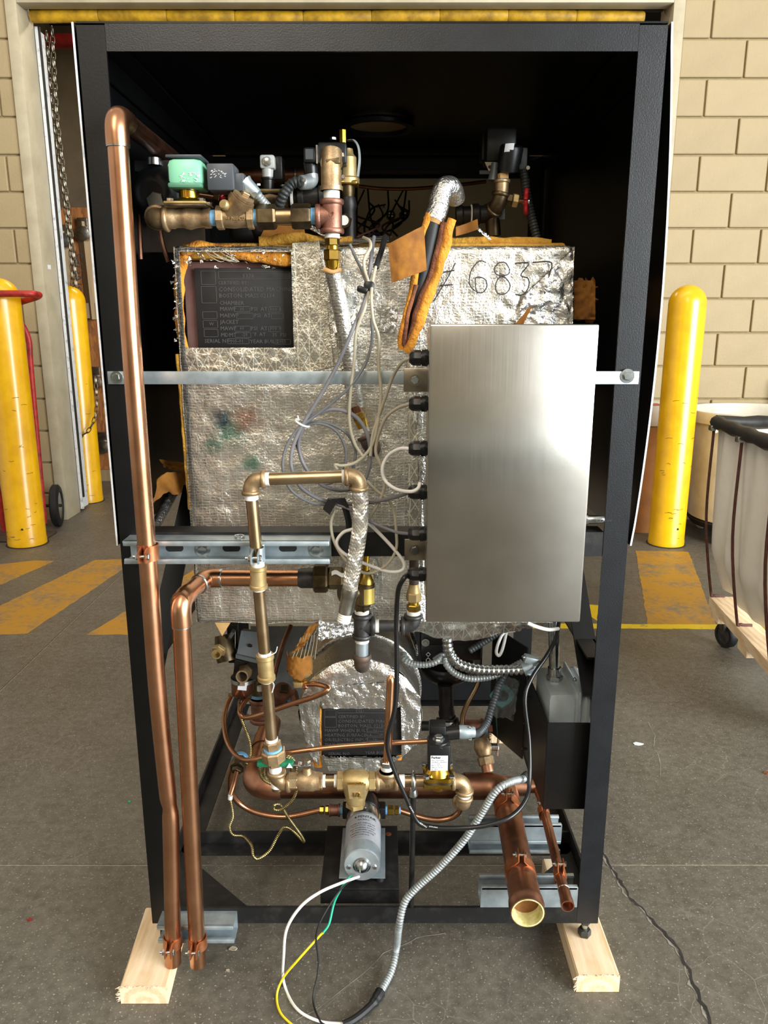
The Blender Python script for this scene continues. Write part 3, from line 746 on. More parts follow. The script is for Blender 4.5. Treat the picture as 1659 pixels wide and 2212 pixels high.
# ---- galvanized strut channels
def bolt(T, c, r, d=-YY, m='zinc', washer=True, name='bolt'):
    c, d = V(c), V(d)
    o = part(name, G().hex(c, c + d * r * .8, r, random.uniform(0, 1)), m, T)
    if washer: part('washer', G().cyl(c - d * .0002, c + d * .0016, r * 1.55, 20), m, o)
    return o
def strut(x0, x1, lo, hi, face, T, depth=.041):
    """channel along X; open side toward face (-Y or +Z); lo,hi = (y,z) corners"""
    t = .0026; (y0, z0), (y1, z1) = lo, hi; g = G(); lip = .009
    if face == '-Y':
        g.span((x0, y1 - t, z0), (x1, y1, z1))
        for za, zb in ((z0, z0 + t), (z1 - t, z1)): g.span((x0, y0, za), (x1, y1 - t, zb))
        part('channel', g, 'galv', T, 0)
        for za, zb in ((z0, z0 + lip), (z1 - lip, z1)): part('lip', G().span((x0, y0 - .001, za), (x1, y0 + .007, zb), .0022), 'galv', T)
    else:
        g.span((x0, y0, z0), (x1, y1, z0 + t))
        for ya, yb in ((y0, y0 + t), (y1 - t, y1)): g.span((x0, ya, z0 + t), (x1, yb, z1))
        part('channel', g, 'galv', T, 0)
        for ya, yb in ((y0, y0 + lip), (y1 - lip, y1)): part('lip', G().span((x0, ya, z1 - .007), (x1, yb, z1 + .001), .0022), 'galv', T)
st = thing('strut_channel', 'long galvanized strut channel with slots bolted to the middle rail', 'strut channel', (-.26, -.02, .833))
strut(-.4395, -.0915, (-.040, .8315), (0, .8715), '-Y', st)
for q in (377, 500, 622):
    c = at(q, 1184, -.0030); g = G(); P = []
    for k in range(16):
        a = 2 * math.pi * k / 16; P.append(c + V(((.009 if math.cos(a) > 0 else -.009) + .0065 * math.cos(a), 0, .0065 * math.sin(a))))
    part('slot', g.prism(P, (0, .0008, 0)), 'ink_black', st, 0)
for q in (438, 683): bolt(st, at(q, 1187, -.003), .0085)
part('loose_nut', G().hex(at(488, 1164, -.012), at(488, 1160, -.012), .007), 'zinc', st)
part('loose_washer', G().hollow(at(517, 1158, -.016), at(517, 1156.5, -.016), .009, .006), 'zinc', st)
st = thing('strut_channel', 'short galvanized strut channel on the bottom rail holding both copper pipe ends', 'strut channel', (-.36, -.02, .066))
strut(-.4360, -.2890, (-.040, .0655), (-.0003, .1045), '-Y', st)
st = thing('strut_channel', 'galvanized strut channel on the bottom rail under the open drain pipe ends', 'strut channel', (.28, .02, .112))
strut(.1895, .3795, (.001, .1115), (.042, .157), '+Z', st)
st = thing('strut_channel', 'stacked double galvanized strut channel on the crossbar under the drain pipes', 'strut channel', (.29, .21, .08))
strut(.1895, .3915, (.195, .1175), (.2325, .156), '+Z', st)
strut(.1895, .3915, (.195, .0835), (.2325, .1165), '-Y', st)

# ---- flat strap across the frame
sp = thing('support_strap', 'galvanized flat strap bolted across both posts behind the cables', 'strap', (0, -.004, 1.14))
za, zb = at(600, 830, -.003).z, at(600, 802, -.003).z
part('flat_bar', G().span((at(233, 815, -.003).x, -.0045, za), (at(1380, 812, -.003).x, -.0005, zb), .0006), 'galv', sp)
bolt(sp, at(252, 815, -.0045), .0065); bolt(sp, at(1355, 812, -.0045), .0075)

# ================================================================ INSULATED CHAMBER
CX0, CX1, CZ0, CZ1, CY = -.364, .329, .661, 1.356, .12
cham = thing('insulated_chamber', 'large square pressure chamber wrapped in silver foil insulation', 'chamber', (-.017, .4, CZ0))
K0 = at(398, 752, CY); K1 = at(632, 545, CY)
def cpt(u, v):
    x = CX0 + (CX1 - CX0) * u; z = CZ0 + (CZ1 - CZ0) * v
    e = min(u, 1 - u) * (CX1 - CX0); e2 = min(v, 1 - v) * (CZ1 - CZ0); rr = .012
    y = CY + (rr - math.sqrt(max(0, rr * rr - (rr - min(rr, e)) ** 2))) + (rr - math.sqrt(max(0, rr * rr - (rr - min(rr, e2)) ** 2))) * .6
    y += .0035 * nz((x, 0, z), 9) + .0018 * nz((x, 0, z), 34, 3) + .0008 * nz((x, 0, z), 110, 5)
    if u > .82 and v > .62: y += .004 * nz((x, 0, z), 60, 9)
    return (x, y, z)
def cskip(u, v):
    x = CX0 + (CX1 - CX0) * u; z = CZ0 + (CZ1 - CZ0) * v; return K0.x < x < K1.x and K0.z < z < K1.z
part('foil_face', G().sheet(cpt, 150, 150, -.002, cskip), 'foil_scrim', cham, 70)
part('foil_side', G().sheet(lambda u, v: (CX0 + .004 * nz((0, u * 9, v * 9), 1), CY + .004 + u * .6, CZ0 + v * (CZ1 - CZ0)), 40, 40, .002), 'foil_scrim', cham, 70)
part('foil_side', G().sheet(lambda u, v: (CX1 + .004 * nz((0, u * 9, v * 9), 1), CY + .004 + u * .6, CZ0 + v * (CZ1 - CZ0)), 40, 40, -.002), 'foil_scrim', cham, 70)
part('foil_base', G().sheet(lambda u, v: (CX0 + u * (CX1 - CX0), CY + .004 + v * .6, CZ0 + .004 * nz((u * 8, v * 8, 0), 1)), 40, 40, .002), 'foil_scrim', cham, 70)
part('shell', G().span((CX0 + .004, CY + .032, CZ0 + .02), (CX1 - .015, CY + .6, CZ1 - .02), .01), 'primer_brown', cham)
def woolg(pts, r, flat=.55, sq=0.0, n=10, amp=.35, sc=45):
    P = resample(spline(pts, 6), .004); g = G(); rr = [r * (1 + .3 * nz(p, 30, 4)) for p in P]; g.tube(P, rr, n)
    for i, p in enumerate(g.v):
        q = P[min(len(P) - 1, i // n)]; d = p - q
        p.y = q.y + d.y * flat
        p += V((nz(p, sc), nz(p, sc, 3), nz(p, sc, 7))) * r * amp
    return g
part('wool_edge', woolg(path(CY + .012, (398, 552), (388, 600), (387, 660), (390, 715), (402, 762)), .0088), 'wool', cham, 80)
part('wool_edge', woolg(path(CY + .012, (392, 548), (430, 532), (490, 540), (560, 552), (634, 562)), .0115), 'wool', cham, 80)
part('wool_edge', woolg(path(CY + .016, (560, 524), (640, 514), (700, 520), (760, 522)), .009), 'wool_yellow', cham, 80)
part('wool_edge', woolg(path(CY + .03, (960, 524), (1030, 520), (1110, 522), (1190, 526)), .008), 'wool_yellow', cham, 80)
part('wool_edge', woolg(path(CY + .008, (383, 765), (391, 860), (399, 960), (407, 1060), (411, 1100)), .0036), 'wool_yellow', cham, 80)
part('top_wool', G().span((CX0 + .01, CY + .015, CZ1 - .02), (CX1 - .01, CY + .6, CZ1 + .008), .006), 'wool_yellow', cham)
part('side_wool', G().sheet(lambda u, v: at(1240 + 46 * u, 690 - 84 * v, CY + .05 + .006 * nz((u * 7, v * 9, 0), 1)), 10, 16, .012), 'kraft', cham, 60)
part('foil_lip', G().sheet(lambda u, v: at(690 + 150 * u, 524 - 10 * v + 4 * math.sin(u * 5), CY - .002 + .02 * v + .003 * nz((u * 9, v * 2, 0), 1)), 30, 4, .0008), 'foil_dark', cham, 70)
part('foil_lip', G().sheet(lambda u, v: lerp(lerp(at(652, 486, .14), at(672, 486, .14), u), lerp(at(716, 520, .12), at(740, 516, .12), u), v) + V((0, .004 * nz((u * 5, v * 9, 0), 1), 0)), 6, 14, .0008), 'foil_tape', cham, 70)
# ragged foil crumbs along the opening
g = G()
for k in range(70):
    t = random.random(); p = at(395 + 240 * t, 548 + 10 * t + random.uniform(-8, 26), CY - .001) if k % 3 else at(random.uniform(374, 392), 550 + 200 * t, CY - .001)
    q = [p + V((random.uniform(-.006, .006), random.uniform(-.003, .001), random.uniform(-.004, .004))) for _ in range(4)]; g.add(q, [(0, 1, 2), (0, 2, 3)])
part('torn_foil', g, 'foil_bright', cham, 0, kind='stuff')
g = G()
for k in range(5):
    a = at(random.uniform(420, 470), random.uniform(525, 545), CY - .004); b = at(random.uniform(480, 520), random.uniform(560, 570), CY - .012); c = at(random.uniform(480, 510), random.uniform(535, 555), CY - .02)
    g.tube(spline([a, lerp(a, b, .5) + V((0, -.01, -.004)), b, c], 6), .0005, 5)
part('loose_thread', g, 'beige_wire', cham, 60)
# foil tapes and patches lying on the jacket
def patch(T, pix, m, Y=CY, th=.0006, nu=14, nv=18, amp=.0022, sc=55, name='foil_patch', off=.0045):
    a, b, c, d = [V(at(q[0], q[1], Y)) for q in pix]   # tl, tr, br, bl
    def fn(u, v):
        p = lerp(lerp(d, c, u), lerp(a, b, u), v); p.y -= off - amp * (nz(p, sc, 2) + .6 * nz(p, sc * 2.6, 5)); return p
    return part(name, G().sheet(fn, nu, nv, -th), m, T, 75)
patch(cham, [(632, 526), (690, 520), (722, 790), (640, 812)], 'foil_tri', name='foil_tape')
patch(cham, [(402, 754), (640, 752), (640, 806), (410, 806)], 'foil_tri', name='foil_tape', nu=30)
patch(cham, [(702, 585), (735, 565), (776, 660), (762, 822), (744, 822)], 'foil_dark', name='foil_tape') if 0 else None
patch(cham, [(688, 540), (703, 560), (775, 890), (752, 870)], 'foil_dark', name='foil_tape', off=.006)
patch(cham, [(703, 572), (772, 590), (768, 690), (722, 722)], 'foil_bright', amp=.006, sc=40, off=.012)
patch(cham, [(728, 720), (770, 690), (772, 830), (758, 830)], 'foil_bright', amp=.004, off=.008)
patch(cham, [(826, 658), (860, 664), (852, 722), (820, 716)], 'foil_bright', amp=.003, off=.006)
patch(cham, [(880, 780), (898, 780), (905, 1140), (880, 1140)], 'foil_tri', name='foil_tape', amp=.004)
patch(cham, [(903, 780), (922, 780), (922, 1340), (905, 1340)], 'foil_bright', name='foil_tape', amp=.006)
patch(cham, [(1130, 640), (1236, 540), (1236, 705), (1110, 705)], 'foil_bright', amp=.006, sc=70, nu=26, nv=26, off=.007)
part('crease_flap', G().sheet(lambda u, v: lerp(lerp(at(1103, 712, CY - .004), at(1125, 712, CY - .012), u), at(1157, 647, CY - .005), v), 4, 10, -.001), 'kraft', cham)
# hand written number
def stroke(*pp, w=.0013):
    return G().tube(spline([at(x, y, CY - .0085) for x, y in pp], 6), w * .95, 5)
for pp in ([(984, 568), (960, 612), (936, 652)], [(958, 588), (982, 584)], [(950, 617), (978, 615)],
           [(1050, 567), (1035, 564), (1018, 585), (1014, 612), (1026, 628), (1042, 632), (1052, 618), (1046, 602), (1028, 600), (1028, 622), (1032, 634)],
           [(1100, 580), (1092, 568), (1078, 568), (1068, 580), (1072, 592), (1092, 600), (1102, 618), (1092, 634), (1076, 634), (1070, 618), (1078, 600), (1098, 592), (1101, 580)],
           [(1112, 569), (1142, 569), (1125, 594), (1141, 602), (1141, 622), (1128, 637), (1113, 636)], [(1150, 567), (1190, 567), (1186, 595), (1176, 636)]):
    part('handwriting', stroke(*pp), 'marker', cham)
# maker's plate in the opening
def plate(T, px0, py0, px1, py1, Y, rows, boxes, th=.004):
    a, b = at(px0, py1, Y), at(px1, py0, Y)
    pl = part('nameplate', G().span((a.x, Y, a.z), (b.x, Y + th, b.z), .0018), 'plate_black', T)
    for tx, px, py, h in rows:
        p = at(px, py + h, Y - .0001); s = h * dep(p) / F * 1.38
        text(tx, s, p, X, ZZ, 'plate_raised', pl, 'raised_lettering', .0006)
    for x0, y0, x1, y1 in boxes:
        q0, q1 = at(x0, y1, Y), at(x1, y0, Y); wd = .0007; g = G()
        for lo, hi in (((q0.x, q0.z), (q1.x, q0.z + wd)), ((q0.x, q1.z - wd), (q1.x, q1.z)), ((q0.x, q0.z), (q0.x + wd, q1.z)), ((q1.x - wd, q0.z), (q1.x, q1.z))):
            g.span((lo[0], Y - .0007, lo[1]), (hi[0], Y + .0005, hi[1]))
        part('raised_frame', g, 'plate_raised', pl, 0)
    return pl
Yp = CY + .024
plate(cham, 428, 579, 640, 756, Yp, [('5378', 524, 592, 9), ('CERTIFIED BY:', 471, 607, 7.5), ('CONSOLIDATED MACHINE', 472, 620, 9.5), ('BOSTON, MASS 02134', 473, 634, 9), ('CHAMBER', 474, 650, 8.5), ('MAWP', 475, 663, 8.5), ('35', 518, 664, 7), ('PSI  AT', 542, 663, 8.5), ('300\u00b0F', 582, 664, 8), ('MAEWP', 475, 677, 8.5), ('PSI  AT', 549, 677, 8.5), ('JACKET', 476, 691, 8.5), ('MAWP', 476, 705, 8.5), ('60', 518, 705, 7), ('PSI  AT', 542, 705, 8.5), ('300\u00b0F', 582, 705, 8), ('MDMT', 477, 719, 8.5), ('-20', 522, 719, 7), ('\u00b0F. AT', 545, 718, 8), ('35  PSI', 588, 719, 8), ('SERIAL NO.', 442, 732, 8.5), ('5905-01', 492, 733, 7.5), ('YEAR BUILT', 540, 733, 8.5), ('2005', 598, 734, 7.5), ('W', 452, 696, 7)],
      [(435, 585, 465, 615), (472, 586, 626, 603), (436, 618, 467, 655), (438, 673, 469, 689), (439, 692, 470, 709), (441, 711, 471, 728), (506, 662, 540, 674), (511, 676, 547, 689), (507, 704, 541, 716), (507, 718, 542, 729), (491, 731, 538, 743), (594, 733, 628, 744), (580, 662, 606, 675), (586, 677, 612, 689), (580, 705, 607, 717)])
# torn kraft facing left of the chamber, and a foil roll
def kr(u, v):
    p = lerp(lerp(at(326, 1095, .10), at(392, 1058, .16), u), lerp(at(338, 1040, .12), at(400, 1018, .18), u), v)
    return p + V((0, .012 * math.sin(u * 5 + v * 3), .010 * math.sin(u * 4) + .004 * nz((u, v, 0), 6)))
part('torn_facing', G().sheet(kr, 18, 12, .002), 'kraft', cham, 70)
part('torn_facing', G().sheet(lambda u, v: lerp(lerp(at(355, 1010, .2), at(398, 1022, .2), u), lerp(at(344, 992, .2), at(398, 1000, .2), u), v) + V((0, .006 * nz((u, v, 0), 5), 0)), 10, 6, .002), 'kraft', cham, 70)
part('torn_facing', G().prism([at(464, 1345, CY - .004), at(498, 1345, CY - .004), at(480, 1374, CY - .006)], (0, .001, 0)), 'kraft_light', cham, 0)
part('foil_roll', G().tube([at(336, 1135, .12), at(352, 1105, .16), at(372, 1070, .2)], [.009, .010, .009], 12), 'foil_wrap', cham)

# ================================================================ BOILER DRUM
BC = V((-.049, .15, .446)); BR = .1245
bo = thing('boiler_drum', 'horizontal boiler drum in wrinkled silver foil jacket with black plate', 'boiler', (BC.x, BC.y + .2, BC.z - BR))
def bp_(u, v):
    a = 2 * math.pi * u; y = BC.y + v * .42; r = BR * (1 + .035 * nz((math.cos(a) * 2, v * 5, math.sin(a) * 2), 1.7) + .015 * nz((math.cos(a) * 9, v * 24, math.sin(a) * 9), 1))
    return (BC.x + r * math.cos(a), y, BC.z + r * math.sin(a))
part('foil_jacket', G().sheet(bp_, 96, 40, .0015), 'foil_tape', bo, 75)
def bq(u, v):
    a = 2 * math.pi * u; r = BR * (.999 - v * .97); r *= 1 + (.02 * nz((math.cos(a) * 2, 3, math.sin(a) * 2), 1.7) if v < .1 else 0)
    x, z = BC.x + r * math.cos(a), BC.z + r * math.sin(a)
    y = BC.y - .006 * math.sin(min(1, v * 6) * math.pi / 2) + .0035 * nz((x, 0, z), 60) + .006 * nz((x, 0, z), 16)
    return (x, y, z)
def bsk(u, v):
    p = bq(u, v); return at(692, 1625, BC.y).x < p[0] < at(868, 1550, BC.y).x and at(700, 1632, BC.y).z < p[2] < at(700, 1524, BC.y).z
part('foil_end', G().sheet(bq, 110, 44, -.0012, bsk), 'foil_bright', bo, 75)
part('shell', G().lathe(BC + YY * .022, BC + YY * .42, [(0, BR * .1), (.0, BR * .9), (1, BR * .9)], 40), 'black_paint', bo)
part('wool_edge', woolg(path(BC.y + .004, (706, 1480), (694, 1530), (690, 1570), (688, 1620), (686, 1655)), .0085), 'wool', bo, 80)
part('wool_edge', woolg(path(BC.y + .004, (868, 1525), (873, 1570), (872, 1600), (860, 1640)), .0075), 'wool', bo, 80)
patch(bo, [(700, 1480), (846, 1470), (846, 1526), (697, 1526)], 'foil_bright', BC.y, name='foil_patch', amp=.0025, sc=90, nu=50, nv=20, off=.009)
patch(bo, [(645, 1510), (692, 1500), (690, 1650), (664, 1612)], 'foil_tape', BC.y, name='foil_patch', amp=.004, off=.011)
patch(bo, [(864, 1470), (908, 1500), (902, 1600), (868, 1628)], 'foil_bright', BC.y, name='foil_patch', amp=.005, off=.011)
patch(bo, [(700, 1632), (786, 1632), (790, 1660), (712, 1660)], 'foil_dark', BC.y, name='foil_patch', off=.010)
patch(bo, [(786, 1632), (826, 1632), (826, 1662), (790, 1662)], 'foil_tape', BC.y, name='foil_patch', off=.011)
for t in (.12, .3):
    g = G(); P = [V((BC.x + (BR + .004) * math.cos(a), BC.y + t, BC.z + (BR + .004) * math.sin(a))) for a in [2 * math.pi * k / 60 for k in range(61)]]
    part('tape_band', g.tube(P, .004, 6), 'foil_dark', bo)
plate(bo, 696, 1526, 868, 1632, BC.y - .001, [('5381', 768, 1533, 7), ('CERTIFIED BY:', 730, 1544, 7), ('CONSOLIDATED MACHINE', 730, 1553.5, 7.5), ('BOSTON, MASS. 02134', 730, 1563.5, 7.5), ('MAWP WHEN BUILT', 701, 1573.5, 7.5), ('50', 806, 1574, 6), ('HEATING SURFACE', 701, 1583.5, 7.5), ('N.A.', 789, 1584, 6), ('SF', 819, 1584, 6.5), ('OR/ELECTRIC INPUT', 701, 1593.5, 7.5), ('24', 805, 1594, 6), ('MAX STEAM', 702, 1604, 7.5), ('SERIAL NO.', 709, 1624, 7), ('YEAR BUILT', 789, 1622, 6.5)],
      [(701, 1533, 726, 1548), (701, 1549, 727, 1571), (729, 1533, 834, 1540), (791, 1572, 830, 1580), (791, 1582, 817, 1590), (792, 1592, 830, 1600)])

# ================================================================ STAINLESS CONTROL BOX
bx0, bx1, bz0, bz1, by0, by1 = .0655, .3085, .770, 1.226, -.150, -.012
cbx = thing('control_box', 'brushed stainless steel control enclosure with plain door and cable glands', 'enclosure', ((bx0 + bx1) / 2, -.08, bz0))
part('body', G().span((bx0 + .004, by0 + .016, bz0 + .004), (bx1 - .004, by1, bz1 - .004), .004), 'stainless', cbx)
part('door', G().span((bx0, by0, bz0), (bx1, by0 + .014, bz1), .003), 'stainless', cbx, 30)
for y, m, l in ((821, 'bolt', 1), (1187, 'bolt', 1)):
    c = at(896, y, -.012); b = part('mounting_bracket', G().span((c.x - .018, -.014, c.z - .019), (bx0 + .02, -.0115, c.z + .019), .001), 'stainless_plain', cbx)
    part('bolt', G().hex(c - YY * .002, c - YY * .007, .007), 'zinc', b); part('washer', G().cyl(c - YY * .002, c - YY * .0035, .0095, 18), 'stainless_plain', b)
c = at(1278, 1035, -.08); part('side_screw', G().cyl(V((bx1 - .004, -.08, c.z)), V((bx1 + .008, -.08, c.z)), .002, 8).cyl(V((bx1 + .008, -.08, c.z)), V((bx1 + .011, -.08, c.z)), .005, 10), 'zinc', cbx)
GL = []
for y in (773, 872, 969, 1063, 1153, 1240):
    c = V((bx0 + .004, -.085, at(905, y, -.085).z)); d = -X
    gl = part('cable_gland', G().lathe(c, c + d * .026, [(0, .0105), (.22, .0105), (.22, .0125), (.45, .0125), (.45, .0105), (.7, .010), (1, .008)], 18), 'black_plastic', cbx)
    part('dome_nut', G().lathe(c + d * .013, c + d * .031, [(0, .0118), (.5, .0118), (.8, .0105), (1, .007)], 8), 'black_plastic', gl)
    part('lock_nut', G().hex(c + d * .002, c + d * .008, .0132), 'black_plastic', gl)
    GL.append(c + d * .031)
lv = thing('grey_lever', 'grey steel lever tip with stamped lettering poking out past the control box', 'lever', at(1290, 1120, .0))
a, b = at(1262, 1122, .0), at(1306, 1122, -.01)
part('lever', G().tube([a, lerp(a, b, .3), lerp(a, b, .9), b], [.008, .0075, .007, .004], 14), 'zinc', lv)
part('collar', G().lathe(a, lerp(a, b, .2), [(0, .011), (1, .010)], 14), 'zinc', lv)
text('PSI W 304 CF8', .005, lerp(a, b, .35) + V((0, -.0078, -.002)), b - a, ZZ, 'ink', lv)
# ================================================================ PIPE FITTINGS
def pipe(T, a, b, r, m, name='pipe', n=20): return part(name, G().cyl(a, b, r, n), m, T, 50)
def bend(T, pts, r, m, name='tube', n=10, k=8): return part(name, G().tube(spline(pts, k), r, n), m, T, 60)
def arc(c, d1, d2, L, n=9):
    a, b = V(c) + V(d1) * L, V(c) + V(d2) * L; out = []
    for i in range(n):
        t = i / (n - 1); w1 = (1 - t) ** 2; w2 = 2 * t * (1 - t) * .85 + 0; 
        out.append(a * w1 + (V(c)) * (2 * t * (1 - t)) + b * t * t)
    return out
def band(g, c, d, r, w): return g.lathe(V(c) - V(d) * w * .5, V(c) + V(d) * w * .5, [(0, r * .93), (.2, r), (.8, r), (1, r * .93)], 20)
def ell(T, c, d1, d2, r, m, L=None, name='elbow', col=1.22, fat=1.0):
    c, d1, d2 = V(c), V(d1).normalized(), V(d2).normalized(); L = L or r * 1.7
    P = [c + d1 * L] + arc(c, d1, d2, L * .8) + [c + d2 * L]
    g = G().tube(P, r * fat, 18)
    if col: band(g, c + d1 * (L - r * .2), d1, r * col, r * .5); band(g, c + d2 * (L - r * .2), d2, r * col, r * .5)
    return part(name, g, m, T, 50)
def tee(T, c, dirs, r, L, m, name='tee', col=1.2):
    g = G(); c = V(c)
    for d in dirs:
        d = V(d).normalized(); g.cyl(c, c + d * L, r, 20)
        if col: band(g, c + d * (L - r * .25), d, r * col, r * .5)
    g.ball(c, r * 1.02)
    return part(name, g, m, T, 50)
def coup(T, a, b, r, m, name='coupling'):
    return part(name, G().lathe(a, b, [(0, r * 1.02), (0, r * 1.12), (.14, r * 1.14), (.18, r), (.82, r), (.86, r * 1.14), (1, r * 1.12), (1, r * 1.02)], 22), m, T, 40)
def hexn(T, a, b, r, m, name='hex_nut', n=6, rot=.3): return part(name, G().hex(a, b, r, rot, n), m, T, 25)
def wrap(T, a, b, r, m='tape_white', name='thread_tape'):
    a, b = V(a), V(b); L = (b - a).length; k = max(3, int(L / .0022)); pr = []
    for i in range(k): pr += [(i / k, r * .97), ((i + .5) / k, r * 1.02)]
    return part(name, G().lathe(a, b, pr + [(1, r * .97)], 18), m, T, 60)
def solder(T, c, d, r, w=.003): return part('solder_ring', band(G(), c, V(d).normalized(), r, w), 'zinc', T)
def clamp(c, r, ax, fd, m, label, w=.022, bm='zinc', grp='pipe clamps'):
    c, ax, fd = V(c), V(ax).normalized(), V(fd).normalized(); fd = (fd - ax * fd.dot(ax)).normalized(); sd = ax.cross(fd).normalized()
    T = thing('pipe_clamp', label, 'pipe clamp', c - fd * r, grp); R1, R2 = r + .0004, r + .0026
    for s in (-1, 1):
        P = []
        for k in range(11):
            a = math.radians(25 + 155 * k / 10) * s; P.append(fd * math.cos(a) + sd * math.sin(a))
        ring = []
        e = P[0]; tip = c + fd * (r + .021) + sd * (s * .0055); root = c + e * R1
        q1 = [tip, c + fd * (r + .006) + sd * (s * .0055)] + [c + p * (R1 + .001) for p in P] + [c - fd * (r + .006) + sd * (s * .009)]
        g = G(); V2 = []
        for i, p in enumerate(q1):
            t = (q1[min(i + 1, len(q1) - 1)] - q1[max(i - 1, 0)]).normalized(); n2 = t.cross(ax).normalized() * .0011
            hw = w / 2 * (.7 if i == 0 else 1)
            V2.append([p + n2 + ax * hw, p + n2 - ax * hw, p - n2 - ax * hw, p - n2 + ax * hw])
        g.rings(V2); part('strap', g, m, T, 50)
    b0 = c + fd * (r + .013)
    bo_ = part('bolt', G().cyl(b0 - sd * .016, b0 + sd * .009, .0028, 10), bm, T)
    part('bolt_head', G().hex(b0 + sd * .0062, b0 + sd * .0105, .0055), bm, bo_); part('nut', G().hex(b0 - sd * .0115, b0 - sd * .0065, .0055), bm, bo_)
    return T
# ================================================================ LEFT FRONT COPPER RISERS
YR = -.060; r1 = .0152
T = thing('copper_riser', 'tall dented copper pipe rising from the pine block to a top elbow', 'pipe', at(374, 2078, YR))
cn = at(250, 248, YR); pts = path(YR, (252, 300), (285, 760), (318, 1190), (340, 1490), (362, 1710), (367, 1742), (369, 1775), (372, 1930), (374, 2080))
pts = [cn + V((0, 0, -.03))] + pts[1:]
P = resample(spline(pts, 8), .01); kz = at(367, 1742, YR).z
part('pipe', G().tube(P, [r1 * (1 - .16 * math.exp(-((p.z - kz) / .012) ** 2)) for p in P], 22), 'copper', T, 60)
part('elbow', G().tube([cn - ZZ * .042] + arc(cn, -ZZ, YY, .026) + [cn + YY * .045], r1 * 1.13, 20), 'copper', T, 60)
solder(T, cn - ZZ * .043, ZZ, r1 * 1.12); solder(T, cn + YY * .046, YY, r1 * 1.12)
pipe(T, cn + YY * .02, cn + YY * .50, r1, 'copper_dark')
clamp(at(320, 1192, YR), r1, ZZ, -YY, 'copper_plated', 'copper plated clamp fixing the tall pipe to the long strut', .026)
clamp(at(373, 2032, YR), r1, ZZ, -YY, 'copper_plated', 'copper plated clamp at the foot of the tall dented pipe', .022)
T = thing('copper_riser', 'shorter copper pipe with double elbow bending toward the brass union', 'pipe', at(428, 2082, YR))
e1 = at(389, 1297, YR); A1 = at(428, 2082, YR)
pipe(T, A1, e1 - ZZ * .02, r1, 'copper')
YU = .062; dg = (at(437, 1258, YU) - e1); dg.z = .012; dg = dg.normalized(); e2 = at(445, 1262, YU * .72); e2.z = e1.z + .004
e3 = V((at(652, 1268, YU).x, e2.y, e2.z))
d1 = (e2 - e1).normalized(); d2 = (e3 - e2).normalized()
part('elbow', G().tube([e1 - ZZ * .045] + arc(e1, -ZZ, d1, .026) + [e1 + d1 * .032], r1 * 1.13, 20), 'copper', T, 60)
pipe(T, e1, e2, r1, 'copper')
part('elbow', G().tube([e2 - d1 * .03] + arc(e2, -d1, d2, .018) + [e2 + d2 * .028], r1 * 1.13, 20), 'copper', T, 60)
solder(T, e1 - ZZ * .046, ZZ, r1 * 1.13); solder(T, e2 - d1 * .03, d1, r1 * 1.15, .006); solder(T, e2 + d2 * .028, d2, r1 * 1.15, .005)
pipe(T, e2, e3, r1, 'copper')
u = part('union', G().lathe(e3 - d2 * .004, e3 + d2 * .024, [(0, r1 * 1.05), (.2, r1 * 1.2), (1, r1 * 1.2)], 20), 'iron', T)
hexn(T, e3 + d2 * .024, e3 + d2 * .05, r1 * 1.75, 'brass_dark', 'union_nut', 8); hexn(T, e3 + d2 * .05, e3 + d2 * .078, r1 * 1.35, 'brass_dark', 'union_tail', 6)
part('torn_tape', G().sheet(lambda a, b: e3 + d2 * (.058 + .03 * a) + V((0, -r1 * 1.5, .012 + .008 * b + .003 * math.sin(a * 7))), 10, 4, .0004), 'tape_white', T, 60)
clamp(at(427, 2034, YR), r1, ZZ, -YY, 'copper_plated', 'copper plated clamp at the foot of the shorter double-elbow pipe', .022)

# ================================================================ BRASS RISER AND BRAIDED HOSE
YB0, YB1 = -.058, -.030; rb = .0102
T = thing('brass_riser', 'slim brass pipe run with top elbows, two couplings and a union', 'pipe', at(590, 1690, YB1))
def yb(py): return YB0 + (YB1 - YB0) * max(0, min(1, (py - 1200) / 500))
def bp2(px, py): return at(px, py, yb(py))
c0 = at(541, 1036, YB0); c1 = at(776, 1028, YB0)
ell(T, c0, -ZZ, c1 - c0, rb * 1.25, 'bronze', .024); dH = (c1 - c0).normalized()
pipe(T, c0 + dH * .018, c1 - dH * .018, rb, 'brass_pipe'); wrap(T, c0 + dH * .024, c0 + dH * .031, rb * 1.08); wrap(T, c1 - dH * .028, c1 - dH * .023, rb * 1.08)
HD = (at(773, 1100, YB0 + .006) - c1).normalized()
ell(T, c1, -dH, HD, rb * 1.3, 'bronze', .023)
v1, v2, v3, v4, v5, v6, v7, v8 = [bp2(*q) for q in ((543, 1070), (557, 1222), (559, 1270), (572, 1414), (576, 1468), (587, 1600), (594, 1652), (599, 1705))]
pipe(T, v1, v2, rb, 'brass_pipe'); wrap(T, lerp(v1, v2, -.03), lerp(v1, v2, .06), rb * 1.1); wrap(T, lerp(v1, v2, .93), lerp(v1, v2, 1.02), rb * 1.1)
coup(T, v2, v3, rb * 1.32, 'brass_matte'); pipe(T, v3, v4, rb, 'brass_pipe'); wrap(T, lerp(v3, v4, -.02), lerp(v3, v4, .03), rb * 1.1)
wrap(T, lerp(v3, v4, .96), lerp(v3, v4, 1.03), rb * 1.1); coup(T, v4, v5, rb * 1.36, 'brass_matte'); wrap(T, lerp(v5, v6, -.02), lerp(v5, v6, .03), rb * 1.1)
pipe(T, v5, v6, rb, 'brass_pipe'); wrap(T, lerp(v5, v6, .95), lerp(v5, v6, 1.02), rb * 1.1)
hexn(T, v6, lerp(v6, v7, .3), rb * 1.55, 'bronze', 'union_tail'); part('blue_seal', G().cyl(lerp(v6, v7, .28), lerp(v6, v7, .38), rb * 1.62, 20), 'tape_blue', T)
